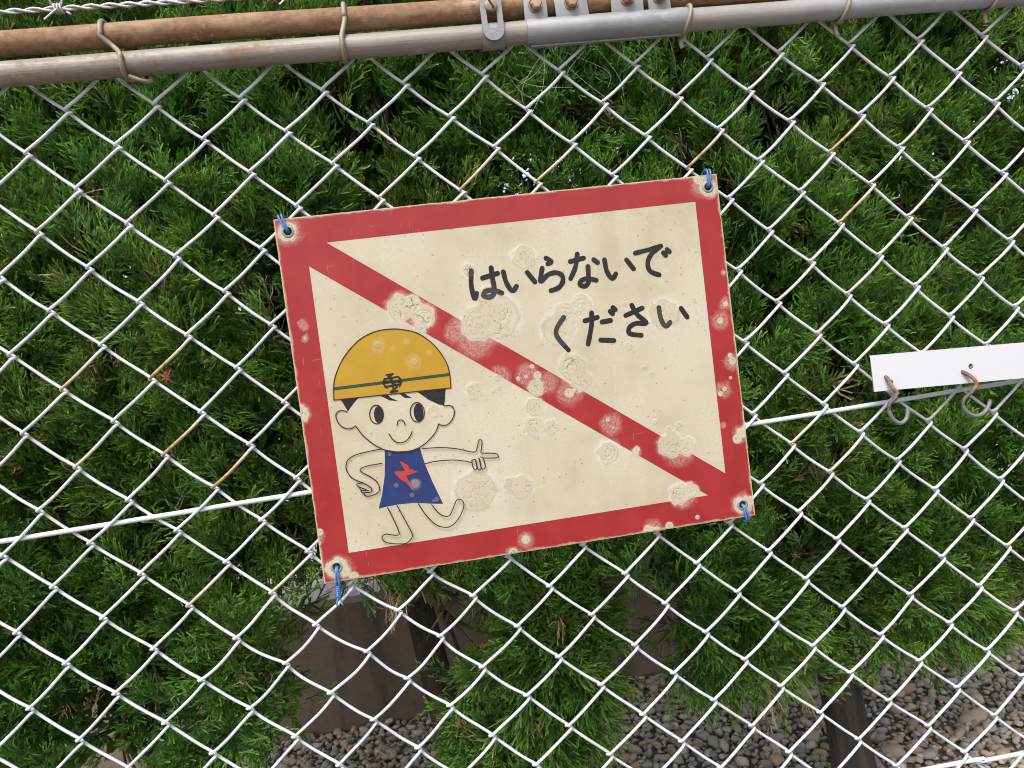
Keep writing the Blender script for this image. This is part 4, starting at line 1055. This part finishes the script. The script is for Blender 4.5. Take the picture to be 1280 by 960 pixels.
for h in HOLES:
    b = MB(); b.lathe([(.0038, .0010), (.0038, -.0004), (.0044, -.0010), (.0054, -.0008), (.0060, -.00025)], (h[0] / 1000, 0, h[1] / 1000), sides=24); b.build('eyelet', M_ZINC, sign)

# blue ties through the eyelets
def blue_tie(h, d1, label, spread=.0022, tail=None):
    c = SC + Vector((h[0] / 1000, 0, h[1] / 1000))
    b = MB()
    e = Vector(d1)
    for s_ in (-1, 1):
        sx = Vector((e.z, 0, -e.x)).normalized() * spread * s_ * .6
        p = [Vector((0, .012, 0)) + sx * .4, Vector((0, .003, 0)) + sx * .4, Vector((0, -.0022, 0)) + sx * .5 + e * .12, Vector((0, -.0032, 0)) + sx + e * .6, Vector((0, -.0016, 0)) + sx * 1.2 + e * 1.0, Vector((0, .005, 0)) + sx * 1.2 + e * 1.12, Vector((0, .013, 0)) + sx + e * .95, Vector((0, .014, 0)) + e * .45]
        b.tube(smooth_path(p, 5), .00105, 8)
    if tail:
        q = Vector(tail); tw = []
        for ph in (0, math.pi):
            tw = [Vector((0, -.001, 0)) + e + (q - e) * (k / 24) + Vector((.0014 * math.cos(k * .8 + ph), .0014 * math.sin(k * .8 + ph), 0)) for k in range(25)]
            b.tube(tw, .0010, 7)
        for sg in (-1, 1): b.tube(smooth_path([q, q + Vector((.002 * sg, -.001, -.004)), q + Vector((.003 * sg, -.002, -.008))], 4), .0010, 7)
    o = b.build('blue_tie', M_BLUE, None, angle=80); o.location = c
    return tag(o, label, 'wire tie', 'blue ties holding the sign')
blue_tie(HOLES[0], (-.0055, 0, .0155), 'blue wire tie through the sign\'s top left eyelet')
blue_tie(HOLES[1], (.002, 0, .0165), 'blue wire tie through the sign\'s top right eyelet')
blue_tie(HOLES[2], (.003, 0, -.0165), 'blue wire tie through the sign\'s bottom right eyelet')
blue_tie(HOLES[3], (-.001, 0, -.0185), 'blue wire tie with twisted tail at the sign\'s bottom left eyelet', tail=(-.002, 0, -.030))

# ------------------------------------------------------------------ white strip with rusty hooks
a0, a1 = Vector(STRIP[0]), Vector(STRIP[1])
ang = math.atan2(a1.z - a0.z, a1.x - a0.x)
o0 = (Vector(STRIP[0]) + Vector(STRIP[3])) / 2
strip = tag(empty('plastic_strip', o0), 'white plastic channel strip hanging on the mesh at the right edge', 'strip')
strip.rotation_euler = (0, -ang, 0)
Ln, hh = .42, .0190
def local(p):
    d = Vector(p) - o0; ca, sa = math.cos(-ang), math.sin(-ang)
    return (d.x * ca - d.z * sa, d.x * sa + d.z * ca)
hl = [local(q) for q in STRIP_HOLES]
holes_l = [circle((x * 1000, z * 1000), 3.0, 16) for x, z in hl] + [circle((x * 1000 + 185 * k, z * 1000), 3.0, 16) for k in (1,) for x, z in hl]
flat('front_face', [[(0, hh * 1000), (Ln * 1000, hh * 1000), (Ln * 1000, -hh * 1000), (1.2, -hh * 1000)]] + holes_l, .0, M_PVC, strip, extrude=.0009)
b = MB(); b.box((Ln / 2 + .004, .0080, hh - .0012), (Ln / 2 - .004, .0065, .0008)); b.build('top_flange', M_PVC, strip)
b = MB(); b.box((Ln / 2 + .005, .0080, -hh + .0012), (Ln / 2 - .005, .0065, .0008)); b.build('bottom_flange', M_PVC, strip)

def hook(pts, label, twist):
    P = [Vector(p) for p in pts]
    c = P[0].copy()
    hd = Vector((P[0].x, -.030, P[0].z))
    path = [hd + Vector((0, .010, -.010)), hd + Vector((0, .006, .001)), hd + Vector((0, -.002, .003))] + [p + Vector((0, twist * math.sin(i / (len(P) - 1) * math.pi * .9), 0)) for i, p in enumerate(P[1:], 1)]
    sp = smooth_path([q - c for q in path], 5)
    b = MB(); b.tube(sp, .0021, 10)
    o = b.build('open_hook', M_HOOK, None, angle=60); o.location = c
    rust_attr(o, lambda v: .24 if v.z > -.016 else (.0 if v.z > -.03 else -.15))
    return tag(o, label, 'hook', 'hooks on the white strip')
hook(HOOK_A, 'rusty orange open hook at the left end of the white strip', -.004)
hook(HOOK_B, 'grey open hook with long upturned end, right of the rusty one', -.004)

# ------------------------------------------------------------------ cobweb under the rail joint
web = MB(); g = random.Random(3)
anch = [Vector((.535, -.012, .398)), Vector((.545, -.014, .397)), Vector((.60, -.012, .396)), Vector((.50, -.006, .378))]
low = [Vector((.535, -.006, .29)), Vector((.548, -.004, .34)), Vector((.53, -.004, .33)), Vector((.57, -.004, .36)), Vector((.61, -.004, .35)), Vector((.52, -.004, .345))]
for k in range(9):
    a, b_ = g.choice(anch) + Vector((g.gauss(0, .006), 0, 0)), g.choice(low) + Vector((g.gauss(0, .01), 0, g.gauss(0, .01)))
    m_ = a.lerp(b_, .5) + Vector((g.gauss(0, .009), 0, -.006))
    web.tube(smooth_path([a, m_, b_], 6), .00010, 3)
o = web.build('cobweb', M_WEB, None)
tag(o, 'thin tangled cobweb hanging under the clamps of the top rail', 'cobweb', kind='stuff')
